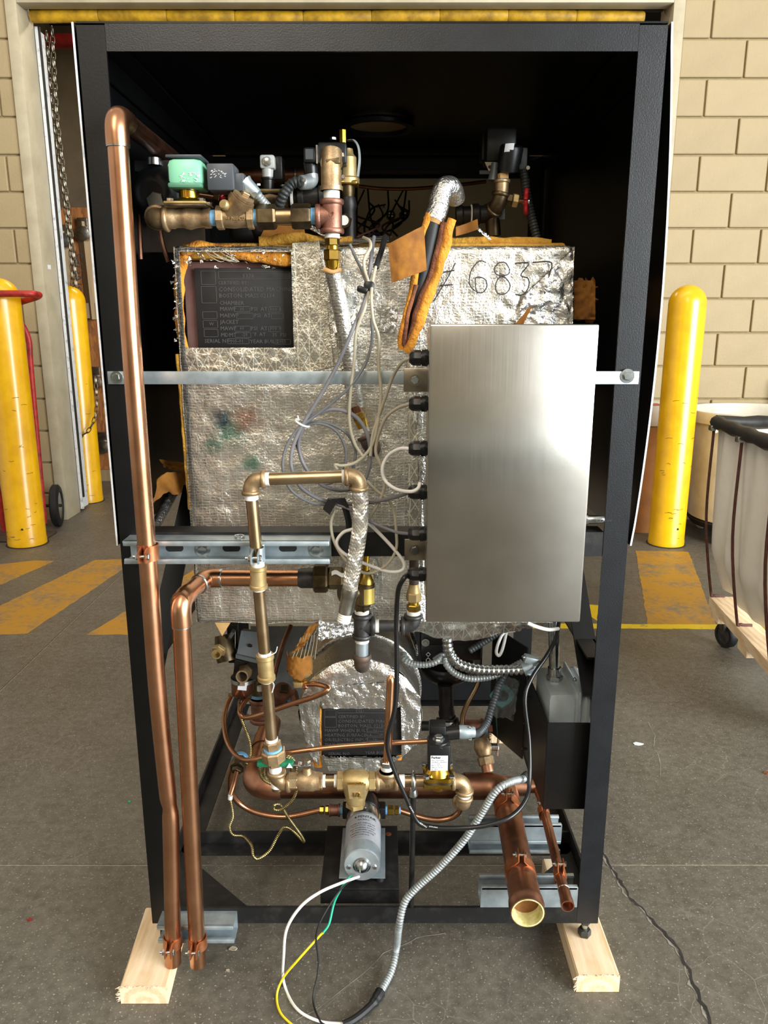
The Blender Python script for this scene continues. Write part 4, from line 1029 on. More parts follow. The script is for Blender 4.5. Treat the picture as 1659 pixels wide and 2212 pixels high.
hexn(T, lerp(v6, v7, .36), lerp(v6, v7, .8), rb * 2.2, 'bronze', 'union_nut', 8); hexn(T, lerp(v6, v7, .8), v7, rb * 1.5, 'bronze', 'union_tail')
wrap(T, v7, lerp(v7, v8, .25), rb * 1.12); pipe(T, v7, v8, rb, 'brass_pipe')
MZ = at(665, 1687, YB1)
ell(T, V((v8.x, YB1, MZ.z - .004)), ZZ, X, rb * 1.4, 'bronze', .024); wrap(T, v8 + ZZ * .006, v8 + ZZ * .016, rb * 1.14)
clamp(at(556, 1197, YB0), rb, ZZ, -YY, 'galv', 'galvanized clamp holding the slim brass pipe on the long strut', .024)
# loose tape tail
part('tape_tail', G().tube(spline([v4 + V((.008, -.01, 0)), v4 + V((.014, -.014, .006)), v4 + V((.021, -.012, .010)), v4 + V((.024, -.012, .02))], 5), .0008, 5), 'tape_white', T)
part('tape_tail', G().tube(spline([v5 + V((.010, -.006, 0)), v5 + V((.014, -.010, -.006)), v5 + V((.010, -.010, -.02))], 5), .0008, 5), 'tape_white', T)
T = thing('braided_hose', 'silver braided steel hose hanging from the brass elbow with open end', 'hose', at(745, 1340, YB0))
hp = spline(path(YB0 + .004, (777, 1052), (779, 1100), (776, 1150), (768, 1200), (760, 1245), (755, 1280)), 10); hr = .0125
part('core', G().tube(hp, hr * .9, 16), 'ferrule', T)
HP = resample(hp, .0016); FRM = frames(HP); g = G(); NS = 14
for s in (1, -1):
    for k in range(NS):
        for off in (-.0015, -.0005, .0005, .0015):
            L_ = []
            for i, p in enumerate(HP):
                L = i * .0016; a = 2 * math.pi * k / NS + s * L / hr * .9 + off / hr * 1.0
                ph = math.cos(NS / 2 * (2 * L / hr * .9) + (0 if s > 0 else math.pi))
                rr = hr * (1 + .04 * ph); u_, v_ = FRM[i]; L_.append(p + u_ * rr * math.cos(a) + v_ * rr * math.sin(a))
            g.tube(L_[::2], .0006, 3, False)
part('braid', g, 'braid', T, 80, kind='stuff')
q0, q1 = at(757, 1272, YB0 + .004), at(746, 1325, YB0 + .002); dd = (q1 - q0).normalized()
part('ferrule', G().lathe(q0, q1, [(0, .0142), (.25, .0145), (.3, .0132), (.85, .0125), (1, .0118)], 20), 'ferrule', T)
part('threaded_tip', G().lathe(q1, q1 + dd * .016, [(0, .0112)] + [(i / 8, .0108 + .0008 * (i % 2)) for i in range(9)] + [(1, .007), (.2, .007)], 18), 'tape_white', T)

# ================================================================ BOTTOM MANIFOLD
mz = MZ.z; my = YB1
def mp(px): return V((at(px, 1688, my).x, my, mz - .0))
T = thing('ball_valve', 'brass ball valve with dark green grip beside the brass union', 'valve', mp(665))
hexn(T, mp(622), mp(645), .0165, 'bronze', 'end_hex'); part('body', G().lathe(mp(640), mp(690), [(0, .014), (.2, .0185), (.75, .0185), (.85, .0165), (1, .0165)], 22), 'bronze', T); hexn(T, mp(684), mp(697), .0165, 'bronze', 'end_hex')
s0 = mp(664); part('stem_housing', G().lathe(s0 + ZZ * .01, s0 + ZZ * .028, [(0, .011), (.5, .009), (1, .0075)], 14), 'bronze', T)
hx0 = s0 + ZZ * .034; part('stem_nut', G().hex(hx0, hx0 + ZZ * .009, .0072), 'zinc', T)
A_, B_ = at(556, 1647, my - .004), at(634, 1649, my - .008); hpth = [hx0 + V((.012, 0, -.008)), hx0 + V((.011, 0, .0)), hx0 + V((-.010, 0, .0)), lerp(B_, hx0, .35), B_]
g = G(); V2 = []
for i, p in enumerate(hpth): V2.append([p + V((0, .006, .0012)), p + V((0, -.006, .0012)), p + V((0, -.006, -.0012)), p + V((0, .006, -.0012))])
hd = part('lever', g.rings(V2), 'zinc', T, 0); part('grip', G().box((A_ + B_) / 2, ((B_ - A_).length, .016, .0095), None, .003), 'green_grip', hd)
text('\u25b2', .012, lerp(A_, B_, .9) + V((-.006, -.0082, -.004)), X, ZZ, 'white_wire', hd, 'arrow')
wrap(T, mp(697), mp(703), .0115)
T = thing('y_strainer', 'brass half inch strainer with hanging cap above the small pump', 'strainer', mp(770) - ZZ * .05)
wrap(T, mp(722), mp(729), .0115); pipe(T, mp(700), mp(730), .0098, 'brass_pipe', 'nipple')
hexn(T, mp(728), mp(742), .0185, 'brass_matte', 'end_hex'); hexn(T, mp(796), mp(812), .0185, 'brass_matte', 'end_hex')
cs = mp(769); part('body', G().lathe(mp(740), mp(798), [(0, .0155), (.2, .021), (.8, .021), (1, .0155)], 24), 'brass_matte', T)
bo2 = at(768, 1733, my - .006)
part('basket', G().lathe(cs - ZZ * .004, bo2, [(0, .026), (.35, .0235), (.75, .019), (1, .017)], 20), 'brass_matte', T)
part('cap', G().hex(bo2 + ZZ * .002, bo2 - ZZ * .008, .0185, .2), 'brass_matte', T)
fpl = part('pad', G().prism([at(751, 1697, my - .0265), at(790, 1697, my - .0265), at(787, 1726, my - .0235), at(755, 1726, my - .0235)], (0, .006, 0)), 'brass_matte', T, 0)
text('WATTS', .0088, at(750, 1697, my - .0232), X, ZZ, 'brass', T, 'cast_lettering', .0012, bold=.0002); text('1/2', .0115, at(761, 1721, my - .0258), X, ZZ, 'brass', fpl, 'cast_lettering', .0012, bold=.0002)
T = thing('bronze_tee', 'bronze tee and nipples between the strainer and the gold solenoid valve', 'pipe tee', mp(845))
wrap(T, mp(812), mp(817), .0125); tee(T, mp(836), [-X, X, ZZ], .0145, .0205, 'bronze'); wrap(T, mp(862), mp(874), .0118); pipe(T, mp(858), mp(915), .0102, 'brass_pipe', 'nipple')
text('19', .009, mp(838) + V((-.004, -.0148, -.004)), X, ZZ, 'bronze', T, 'cast_lettering', .001)
wrap(T, mp(836) + ZZ * .024, mp(836) + ZZ * .031, .0115); hexn(T, mp(836) + ZZ * .031, mp(836) + ZZ * .042, .0128, 'zinc')
sb = mp(836) + ZZ * .04; st_ = at(844, 1458, my)
T = thing('capped_copper_stub', 'upright copper tube with pinched cap in front of the boiler plate', 'pipe', sb)
part('tube', G().tube([sb, st_ - ZZ * .014, st_ - ZZ * .008, st_ - ZZ * .003, st_, st_ + ZZ * .003], [.0076, .0076, .0072, .005, .002, .0008], 18), 'copper_bright', T, 60)
# gold solenoid valve with black coil
c = mp(946); T = thing('solenoid_valve', 'gold bodied solenoid valve with black coil and white label', 'valve', c - ZZ * .02)
part('body', G().span(mp(914) + V((0, -.012, -.012)), mp(976) + V((0, .014, .009)), .003), 'brass', T)
part('port_boss', G().lathe(c - ZZ * .019, c - ZZ * .008, [(0, .007), (.4, .013), (1, .014)], 16), 'brass', T)
def flange(z0, z1, s, m, nm):
    P = []
    for k in range(48):
        a = 2 * math.pi * k / 48; rr = .029 * s * (1 + .14 * math.cos(4 * (a - math.pi / 4))); P.append(c + V((rr * math.cos(a), rr * math.sin(a) * .92, z0)))
    part(nm, G().prism(P, (0, 0, z1 - z0)), m, T, 30)
flange(.006, .0115, 1.0, 'brass_dark', 'lower_flange'); flange(.0118, .019, 1.02, 'brass_yellow', 'bonnet')
part('bonnet_dome', G().lathe(c + ZZ * .019, c + ZZ * .034, [(0, .024), (.4, .021), (1, .015)], 24), 'brass_yellow', T)
for sx in (-1, 1):
    for sy in (-1, 1): bolt(T, c + V((.0225 * sx, .0205 * sy, .019)), .0062, ZZ, 'zinc', False, 'flange_bolt')
ct_ = c + ZZ * .058; coil = part('coil', G().box(ct_, (.040, .040, .050), None, .003), 'black_plastic', T)
part('coil_arch', G().lathe(ct_ + V((0, 0, .02)), ct_ + V((0, 0, .027)), [(0, .021), (1, .019)], 20), 'black_plastic', coil)
part('coil_nut', G().hex(ct_ + ZZ * .026, ct_ + ZZ * .034, .0078), 'zinc', coil); part('washer', G().cyl(ct_ + ZZ * .025, ct_ + ZZ * .0275, .011, 20), 'zinc', coil)
lb = part('label', G().span(ct_ + V((-.0155, -.0206, -.024)), ct_ + V((.0155, -.0198, .006)), .0002), 'paper_label', coil, 0)
text('Parker', .0062, ct_ + V((-.014, -.0208, .0005)), X, ZZ, 'ink_black', lb, 'print', .0001, bold=.0002)
for i, (tx, sz) in enumerate((('Fluid Control Division', .0026), ('U/N 08F24C2140A3F4CB', .0026), ('VOLTS 120/60', .0026), ('PIPE 1/2   PSI 125', .0026), ('ORIF 9/16  10.5 W', .0026), ('NC  RUS', .003))):
    text(tx, sz, ct_ + V((-.014, -.0208, -.004 - .0036 * i)), X, ZZ, 'ink', lb, 'print', .0001)
cc = ct_ + V((.0, .034, .012)); part('connector', G().box(cc + ZZ * .012, (.030, .030, .034), None, .003), 'black_plastic', T)
part('cable_entry', G().lathe(cc + V((.012, 0, .006)), cc + V((.042, 0, .010)), [(0, .0125), (1, .0125)], 16), 'black_plastic', T)
SOLX = cc + V((.042, 0, .010))
T = thing('bronze_elbow', 'pair of bronze elbows dropping from the end of the manifold', 'pipe elbow', at(1012, 1745, my))
wrap(T, mp(978), mp(988), .0125); e = mp(1004)
ell(T, e, -X, -ZZ, .0138, 'bronze', .024); wrap(T, e - ZZ * .024, e - ZZ * .034, .0118); ell(T, e - ZZ * .052, ZZ, V((-.3, 1, -.1)), .0132, 'bronze', .02)
part('nipple', G().cyl(mp(972), e - X * .018, .0102, 16), 'brass_pipe', T)
# support rod with eye nut
T = thing('support_rod', 'black steel support rod with zinc eye clamp under the manifold pipe', 'rod', at(888, 1958, -.0))
rt = mp(893); rbz = at(888, 1956, .004); rbz.z = .1115
part('rod', G().cyl(rbz, rt - ZZ * .022, .0052, 12), 'iron_black', T)
P = [rt + V((0, .0145 * math.cos(a), .0145 * math.sin(a))) for a in [2 * math.pi * k / 20 for k in range(21)]]
part('eye', G().tube(P, .0042, 10), 'zinc', T); part('nut', G().lathe(rt - ZZ * .030, rt - ZZ * .016, [(0, .0085), (.2, .0095), (1, .006)], 12), 'zinc', T)

# ================================================================ LARGE COPPER DRAIN
DZ, DX, DY, DXL, rB = .190, .268, .290, -.303, .0275
T = thing('copper_drain', 'large copper drain pipe with open flanged end between two struts', 'pipe', (DX, 0, DZ - rB))
fe = V((.2605, -.103, DZ)); bk = V((DX + .006, DY - .05, DZ)); dF = (bk - fe).normalized()
part('front_pipe', G().cyl(fe + dF * .03, bk, rB, 28), 'copper_dull', T, 60)
part('socket', G().lathe(fe + dF * .075, fe, [(0, rB * 1.02), (.05, rB * 1.08), (.55, rB * 1.10), (.62, rB * 1.17), (.78, rB * 1.2), (.85, rB * 1.12), (1, rB * 1.14), (1, rB * 1.0), (.55, rB * .97), (.1, rB * .9), (.08, .001)], 32, False), 'copper_dull', T, 45)
part('residue', G().lathe(fe - dF * .0005, fe + dF * .05, [(0, rB * 1.08), (0, rB * .985), (.3, rB * .95), (1, rB * .93), (1, .001)], 28, False), 'residue', T, 60, 'pale yellow residue inside the pipe')
jn = V((DX + .008, DY, DZ)); part('tee', G().tube([bk - dF * .02, bk] + arc(jn, -dF, -X, .045) + [jn - X * .09], rB * 1.1, 24).cyl(jn - X * .01, jn + X * .05, rB * .8, 20), 'copper_dull', T, 50)
hL = V((DXL, DY, DZ)); pipe(T, jn - X * .08, hL + X * .03, rB, 'copper_dark', 'cross_pipe', 28)
solder(T, jn - X * .092, X, rB * 1.1); solder(T, hL + X * .066, X, rB * 1.1)
part('elbow', G().tube([hL + X * .066] + arc(hL, X, YY, .05) + [hL + YY * .075], rB * 1.12, 26), 'copper_dull', T, 60)
solder(T, hL + YY * .076, YY, rB * 1.13, .004); pipe(T, hL + YY * .05, hL + YY * .29, rB, 'copper_dark', 'back_pipe', 28); part('coupling', G().cyl(hL + YY * .15, hL + YY * .21, rB * 1.1, 26), 'copper_dark', T)
pipe(T, jn + X * .04, V((.345, DY, DZ - .002)), .0135, 'copper_dull', 'side_pipe'); part('side_coupling', G().cyl(jn + X * .052, jn + X * .075, .0155, 20), 'copper_dull', T); solder(T, jn + X * .05, X, .0155)
clamp(fe + dF * .105, rB, dF, ZZ, 'copper_plated', 'wide copper clamp round the drain pipe near its open end', .024)
clamp(V((DX + .004, .20, DZ)), rB, dF, ZZ, 'copper_plated', 'wide copper clamp round the drain pipe over the crossbar struts', .024)
T = thing('copper_drain', 'thin copper drain pipe with open end beside the large drain', 'pipe', (.345, 0, .175)); rs = .0098
se = V((.3385, -.080, .184)); sb2 = V((.356, DY, .188)); dS = (sb2 - se).normalized()
part('pipe', G().cyl(se + dS * .02, sb2, rs, 20), 'copper_dull', T, 60); part('socket', G().lathe(se + dS * .042, se, [(0, rs), (.05, rs * 1.14), (.6, rs * 1.16), (.66, rs * 1.26), (1, rs * 1.26), (1, rs * 1.05), (.1, rs * .9), (.1, .0005)], 22, False), 'copper_dull', T, 45)
solder(T, se + dS * .044, dS, rs * 1.14); part('elbow', G().tube([sb2 - dS * .03] + arc(sb2, -dS, -X, .02) + [sb2 - X * .03], rs * 1.2, 16), 'copper_dull', T, 60)
clamp(se + dS * .085, rs, dS, ZZ, 'copper_plated', 'small copper clamp on the thin drain pipe near its open end', .02)
clamp(V((.3505, .20, .186)), rs, dS, ZZ, 'copper_plated', 'small copper clamp on the thin drain pipe under the black shield', .02)
# branch rising from the drain to the level column
T = thing('blowdown_valve', 'tarnished bronze ball valve with upright green lever behind the manifold', 'valve', at(1045, 1610, .33))
b0, b1, b2 = at(1055, 1668, .30), at(1040, 1600, .34), at(1012, 1568, .36); dB = (b1 - b0).normalized()
pipe(T, b0, lerp(b0, b1, .4), .014, 'copper_dull', 'tail_pipe'); hexn(T, lerp(b0, b1, .22), lerp(b0, b1, .5), .019, 'bronze', 'union_nut', 8)
part('body', G().lathe(lerp(b0, b1, .48), lerp(b0, b1, 1.05), [(0, .013), (.2, .018), (.55, .0215), (.85, .018), (1, .016)], 22), 'bronze', T)
cst = lerp(b0, b1, .8); part('stem', G().cyl(cst, cst + X * .034, .009, 14).hex(cst + X * .03, cst + X * .037, .008), 'zinc', T)
part('lever', bar(cst + X * .034 - ZZ * .02, cst + X * .036 + ZZ * .03, .004, .012), 'zinc', T, 0); part('grip', bar(cst + X * .036 + ZZ * .028, at(1072, 1532, .34), .007, .010), 'green_grip', T, 0)
T = thing('level_column', 'black iron column with tee and bronze cross fitting beside the boiler', 'pipe', at(965, 1590, .36)); yc = .36
k0, k1 = at(962, 1475, yc), at(965, 1545, yc)
part('column', G().lathe(k0, k1, [(0, .013), (.03, .018), (.1, .019), (.15, .0175), (.85, .0175), (.88, .019), (1, .019)], 22), 'iron_black', T)
kt = at(967, 1568, yc); part('wet_tape', G().lathe(k1, lerp(k1, kt, .8), [(0, .015), (.5, .0185), (1, .016)], 16), 'galv_white', T)
tee(T, kt, [ZZ, -X, X], .0165, .026, 'iron_black')
pipe(T, kt - X * .062, kt - X * .02, .0115, 'iron', 'nipple'); part('blue_tape', G().cyl(kt - X * .036, kt - X * .028, .0125, 18), 'tape_blue', T)
kc = at(1022, 1570, yc); tee(T, kc, [-X, X, -dB], .0165, .026, 'bronze_red', 'cross'); pipe(T, kt, kc, .012, 'bronze_red', 'nipple')
part('blue_tape', G().cyl(kc + X * .026, kc + X * .033, .0155, 18), 'tape_blue', T); hexn(T, kc + X * .033, kc + X * .05, .015, 'bronze_red', 'plug')

# ================================================================ PUMP
T = thing('pump_stand', 'black folded steel stand with rust marks under the pump', 'stand', (-.05, .14, .08))
x0, x1 = at(692, 1920, .046).x, at(862, 1920, .046).x
part('deck', G().span((x0, .044, .1145), (x1, .245, .1185), .0015), 'black_dirty', T)
part('front_face', G().span((x0, .044, .0835), (x1, .048, .1145)), 'black_dirty', T, 0); part('rear_face', G().span((x0, .2405, .113), (x1, .245, .1145)), 'black_dirty', T, 0)
part('rust_patch', G().lathe((.01, .215, .1186), (.01, .215, .119), [(0, .007), (1, .006)], 9), 'copper_plated', T)
PX = -.0445; pz = .168; pf, pbk = V((PX, .052, pz)), V((PX, .225, pz)); pr = .0375
T = thing('pump', 'small silver motor pump with printed wrap label and domed end', 'pump', (PX, .14, .119))
mo = part('motor', G().lathe(pf, lerp(pf, pbk, .72), [(0, pr * .93), (.0, pr * .97), (.015, pr), (1, pr)], 40), 'galv', T)
part('end_cap', G().lathe(pf - YY * .0015, pf + YY * .001, [(0, pr * .94), (1, pr * .96)], 40), 'galv_white', T)
part('dome', G().lathe(pf, pf - YY * .016, [(0, .0185), (.12, .0182), (.2, .0155), (.5, .0135), (.8, .0085), (1, .001)], 26), 'zinc', T)
part('head', G().lathe(lerp(pf, pbk, .70), pbk, [(0, pr * 1.0), (.15, pr * 1.05), (.5, pr * 1.03), (.55, pr * .94), (1, pr * .9)], 36), 'zinc', T)
part('head_cap', G().lathe(pbk - YY * .012, pbk + YY * .03, [(0, pr * .98), (.4, pr * 1.02), (1, pr * .9)], 28), 'black_plastic', T)
for sg in (-1, 1):
    q = pbk + V((sg * .036, .006, .0)); part('port', G().span(q - V((.012, .014, .014)), q + V((.012, .014, .014)), .003), 'black_plastic', T)
    bolt(T, pf + V((.026 * sg, -.001, -.004)), .0042, -YY, 'zinc', False, 'end_screw')
    for yy in (.07, .20):
        part('rubber_foot', G().lathe((PX + sg * .036, yy, .1188), (PX + sg * .036, yy, .131), [(0, .009), (.5, .0085), (1, .006)], 14), 'black_rubber', T)
        part('screw', G().cyl((PX + sg * .036, yy, .1308), (PX + sg * .036, yy, .1325), .003, 10), 'zinc', T)
part('base_bracket', G().span((PX - .047, .056, .1322), (PX + .047, .215, .1345), .0008), 'galv', T)
part('tab', G().box(lerp(pf, pbk, .82) + ZZ * (pr * 1.03), (.012, .022, .006), None, .002), 'zinc', T); bolt(T, lerp(pf, pbk, .80) + ZZ * (pr * 1.1), .0035, ZZ, 'zinc', False, 'screw')
lab = G(); lab.sheet(lambda u, v: (PX + (pr + .0004) * math.sin((u - .5) * 2.9), pf.y + .032 + v * .083, pz + (pr + .0004) * math.cos((u - .5) * 2.9)), 30, 4, .0003)
lbl = part('wrap_label', lab, 'silver_label', T, 60)
def wtext(tx, size, y, a0, nm='print', m='ink_black'):
    o = text(tx, size, (0, 0, 0), X, YY, m, lbl, nm, .00005); me = o.data; org = root_of(lbl).location
    for v_ in me.vertices:
        p = v_.co + org; a = a0 + p.x / pr
        q = V((PX + (pr + .0009) * math.sin(a), y + p.y, pz + (pr + .0009) * math.cos(a))); v_.co = q - org
wtext('PENTAIR', .0105, pf.y + .100, -.30); wtext('SHURFLO', .006, pf.y + .091, -.30)
P = [(-.36, .1035), (-.43, .1065), (-.50, .1035), (-.43, .1005)]
part('emblem', G().add([V((PX + (pr + .0011) * math.sin(a), pf.y + y, pz + (pr + .0011) * math.cos(a))) for a, y in P], [(0, 1, 2, 3)]), 'ink_black', lbl, 0)
for i, tx in enumerate(('MODEL NO. 2088-394-144', 'VOLTS 115 AC  AMPS 0.9', 'MAX WORKING 3.3 GPM', 'PSI 45 DEMAND SWITCH', 'THERMALLY PROTECTED', 'DATE CODE 0614')): wtext(tx, .0048, pf.y + .080 - .0075 * i, -.75 + .12 * (i % 2))
# pump hoses: tubing and fittings at the ports
qL, qR = pbk + V((-.048, .006, 0)), pbk + V((.048, .006, 0)); ty = qL.y
T = thing('pump_inlet_tube', 'bent copper tube with bronze coupling feeding the pump from the float valve', 'tube', qL)
part('blue_tape', G().cyl(qL, qL - X * .006, .0095, 16), 'tape_blue', T); coup(T, qL - X * .006, qL - X * .03, .0125, 'bronze_red'); hexn(T, qL - X * .031, qL - X * .039, .0105, 'brass', 'compression_nut'); hexn(T, qL - X * .042, qL - X * .052, .009, 'brass', 'compression_nut')
zt = qL.z
bend(T, [qL - X * .05] + [at(x, y, yy) for x, y, yy in ((620, 1764, ty), (560, 1757, ty), (520, 1738, ty), (500, 1712, ty - .01), (496, 1680, ty - .02), (503, 1650, ty - .03))], .0062, 'copper', 'tube')
T = thing('pump_outlet_tube', 'bent copper tube with brass nuts leaving the pump toward the bronze elbows', 'tube', qR)
part('blue_tape', G().cyl(qR, qR + X * .004, .0095, 16), 'tape_blue', T); hexn(T, qR + X * .004, qR + X * .018, .0115, 'brass', 'compression_nut'); hexn(T, qR + X * .02, qR + X * .03, .0105, 'brass', 'compression_nut'); part('blue_tape', G().cyl(qR + X * .03, qR + X * .034, .008, 14), 'tape_blue', T)
bend(T, [qR + X * .03] + [at(x, y, yy) for x, y, yy in ((920, 1768, ty), (960, 1770, ty), (988, 1758, ty), (996, 1735, ty), (997, 1705, ty), (996, 1690, ty))], .0062, 'copper', 'tube')
# wires of the pump
def wire(name, pts, r, m, label, cat='wire', group=None, n=8, k=8):
    T = thing(name, label, cat, pts[-1], group); part('sheath', G().tube(spline(pts, k), r, n), m, T, 70); return T
wp = pf + V((-.012, -.012, -.02))
w0 = [wp + V((.006, .0, .002))] + [at(x, y, yy) for x, y, yy in ((735, 1908, -.02), (690, 1928, -.06), (650, 1958, -.09), (620, 2005, -.10), (613, 2060, -.095))] + [atz(613, 2122, .006), atz(640, 2178, .004), atz(690, 2206, .004), atz(746, 2212, .006)]
wire('pump_lead', w0, .0028, 'white_wire', 'white wire looping from the pump end to the taped conduit')
w1 = [wp + V((-.008, -.002, .006))] + [at(x, y, yy) for x, y, yy in ((752, 1898, 0.01), (738, 1918, -.02), (722, 1950, -.03), (711, 1995, -.05), (698, 2015, -.06))]
w1b = [w1[-1]] + [at(x, y, yy) for x, y, yy in ((690, 2022, -.062), (645, 2072, -.085), (612, 2112, -.082))] + [atz(598, 2150, .003), atz(606, 2188, .003), atz(640, 2222, .003)]
T = wire('pump_lead', w1, .0022, 'green_wire', 'green and yellow earth wire hanging from the pump end screw')
part('yellow_sheath', G().tube(spline(w1b, 8), .0022, 8), 'yellow_wire', T, 70)
w2 = [wp + V((.0, .0, .0))] + [at(x, y, yy) for x, y, yy in ((742, 1915, -.02), (712, 1955, -.05), (688, 2000, -.07), (683, 2030, -.07), (688, 2075, -.075), (686, 2105, -.085))] + [atz(676, 2160, .006), atz(690, 2203, .006), atz(704, 2216, .004)]
wire('pump_lead', w2, .0018, 'black_rubber', 'thin black wire hanging between the white and green pump wires')
# ================================================================ RELIEF COLUMN ABOVE THE BOILER
YV = .082
T = thing('iron_tee', 'grey iron tee, elbows and nipples rising from the boiler top', 'pipe fitting', at(782, 1445, YV))
tc = at(782, 1352, YV); ri = .0150
tee(T, tc, [ZZ, -ZZ, X], ri * 1.06, .0245, 'iron'); wrap(T, tc + ZZ * .025, tc + ZZ * .034, .0135); wrap(T, tc + X * .025, tc + X * .032, .0128)
ce = at(893, 1349, YV); ce.z = tc.z; pipe(T, tc + X * .02, ce - X * .015, .0112, 'iron', 'nipple'); wrap(T, ce - X * .034, ce - X * .027, .0128)
ell(T, ce, -X, ZZ, ri, 'iron', .023)
text('*', .014, tc + V((-.004, -ri * 1.08, -.007)), X, ZZ, 'iron', T, 'cast_mark', .001)
eb = at(782, 1440, YV + .005); part('nipple', G().cyl(tc - ZZ * .02, eb + ZZ * .012, .0122, 18), 'galv', T); wrap(T, tc - ZZ * .033, tc - ZZ * .026, .0132)
part('boiler_elbow', G().tube([eb + ZZ * .022] + arc(eb, ZZ, V((0, 1, -.25)).normalized(), .02) + [eb + V((0, .05, -.012))], .0158, 18).lathe(eb + ZZ * .014, eb + ZZ * .026, [(0, .0165), (.2, .0182), (.8, .0182), (1, .0165)], 20), 'iron_rusty', T)
T = thing('relief_valve', 'brass relief valve with yellow label and lever behind the braided hose', 'valve', tc + ZZ * .03)
r0 = tc + ZZ * .032; hexn(T, r0, r0 + ZZ * .014, .0155, 'brass_dark', 'base_hex')
part('body', G().lathe(r0 + ZZ * .012, at(789, 1258, YV), [(0, .0165), (.08, .0195), (.45, .0195), (.5, .0185), (1, .0185)], 24), 'brass_dark', T)
b1_ = at(789, 1262, YV); part('bonnet', G().lathe(b1_, at(789, 1232, YV), [(0, .0165), (.3, .0165), (.7, .0125), (1, .009)], 22), 'brass', T)
part('stem', G().cyl(at(790, 1236, YV), at(792, 1196, YV), .0062, 14), 'brass_yellow', T)
part('label', G().sheet(lambda u, v: b1_ + V((.019 * math.sin(-.1 + u * 1.2), -.019 * math.cos(-.1 + u * 1.2), -.034 + .03 * v)), 10, 3, -.0003), 'gold_label', T, 60)
lv0 = at(800, 1203, YV); P = spline([lv0, at(812, 1206, YV), at(818, 1222, YV), at(818, 1250, YV), at(816, 1285, YV)], 6); V2 = []
for p in P: V2.append([p + V((-.0015, -.006, 0)), p + V((.0015, -.006, 0)), p + V((.0015, .006, 0)), p + V((-.0015, .006, 0))])
part('lever', G().rings(V2), 'galv', T)
part('side_outlet', G().cyl(r0 + ZZ * .038, V((e3.x + .07, YV - .02, r0.z + .038)), .0135, 16), 'brass_dark', T)
T = thing('brass_adapter', 'brass hex adapter above the grey iron elbow by the control box', 'pipe fitting', ce + ZZ * .025)
wrap(T, ce + ZZ * .023, ce + ZZ * .031, .0125); hexn(T, ce + ZZ * .031, ce + ZZ * .044, .0135, 'brass'); part('ring', G().cyl(ce + ZZ * .044, ce + ZZ * .05, .0105, 16), 'brass_yellow', T); hexn(T, ce + ZZ * .05, ce + ZZ * .068, .0145, 'brass_matte')
part('taper', G().lathe(ce + ZZ * .068, ce + ZZ * .084, [(0, .013), (1, .009)], 18), 'brass_matte', T); pipe(T, ce + ZZ * .08, ce + ZZ * .135, .0088, 'iron_rusty', 'pipe')

# ================================================================ UPPER VALVE TRAIN
YT = .075
def tp(px, dy=0): return at(px, 473 - (px - 340) * .018 + dy, YT)
T = thing('bronze_elbow', 'bronze elbow at the start of the upper valve train near the black drum', 'pipe elbow', tp(330))
ell(T, tp(332), X, V((0, 1, .25)), .0172, 'bronze', .024); wrap(T, tp(351), tp(366), .0125); hexn(T, tp(332) + V((0, .03, .008)), tp(332) + V((0, .046, .012)), .015, 'zinc')
T = thing('solenoid_valve', 'solenoid valve with round mint green coil above a brass body', 'valve', tp(410))
part('body', G().lathe(tp(364), tp(456), [(0, .0165), (.14, .0165), (.18, .0145), (.35, .0155), (.5, .0185), (.65, .0155), (.82, .0145), (.86, .0165), (1, .0165)], 24), 'bronze', T)
fc = at(410, 452, YT)
for i, (z0, z1, m) in enumerate(((0, .0045, 'brass_dark'), (.0045, .009, 'brass_matte'))): part('flange', G().span(fc + V((-.036, -.03, z0)), fc + V((.034, .03, z1)), .002), m, T)
part('bonnet', G().lathe(fc + ZZ * .009, fc + ZZ * .03, [(0, .028), (.2, .024), (.35, .0165), (1, .0165)], 22), 'brass_yellow', T)
for sx, sy in ((-.027, -.021), (.025, -.021), (.027, .02), (-.027, .02)): bolt(T, fc + V((sx, sy, .009)), .0062, ZZ, 'zinc', False, 'flange_bolt')
g0, g1 = at(408, 411, YT), at(405, 346, YT); L_ = g1 - g0
part('coil_base', G().lathe(fc + ZZ * .028, g0, [(0, .018), (1, .018)], 22), 'iron_black', T)
cl_ = part('coil', G().box((g0 + g1) / 2, (.057, .057, L_.length), None, .012), 'coil_green', T)
part('coil_rim', G().box(g0 + ZZ * .004, (.056, .056, .009), None, .004), 'coil_dark', cl_); part('coil_lid', G().box(g1 + ZZ * .001, (.058, .058, .005), None, .002), 'slate', cl_)
g = G()
for i in range(26):
    p = at(387 + random.uniform(0, 40), 372 + random.uniform(0, 22), YT - .0292); g.tube([p, p + V((random.uniform(.002, .006), 0, random.uniform(-.002, .002)))], .0005, 4)
part('worn_print', g, 'paper_label', cl_, 0, kind='stuff')
part('terminal_box', G().span(at(448, 411, YT - .026), at(504, 352, YT - .026) + V((0, .05, 0)), .003), 'slate', T); part('terminal_neck', G().span(at(503, 413, YT - .018), at(527, 373, YT - .018) + V((0, .03, 0)), .003), 'slate', T)
g = G()
for i in range(22):
    p = at(453 + random.uniform(0, 34), 365 + random.uniform(0, 20), YT - .0262); g.tube([p, p + V((random.uniform(.001, .004), 0, random.uniform(-.002, .002)))], .0004, 4)
part('worn_print', g, 'paper_label', T, 0, kind='stuff')
cA, cB = at(528, 395, YT - .004), at(556, 420, YT - .004); part('conduit_connector', G().tube([cA, lerp(cA, cB, .2), cB], [.0145, .012, .009], 12), 'galv', T); bolt(T, at(552, 420, YT - .014), .0035, -YY, 'zinc', False, 'screw')
part('flex_conduit', G().ridged(spline([cB, at(572, 440, YT + .01), at(590, 458, YT + .04)], 8), .0078, .005, .2), 'steel_conduit', T, 60)
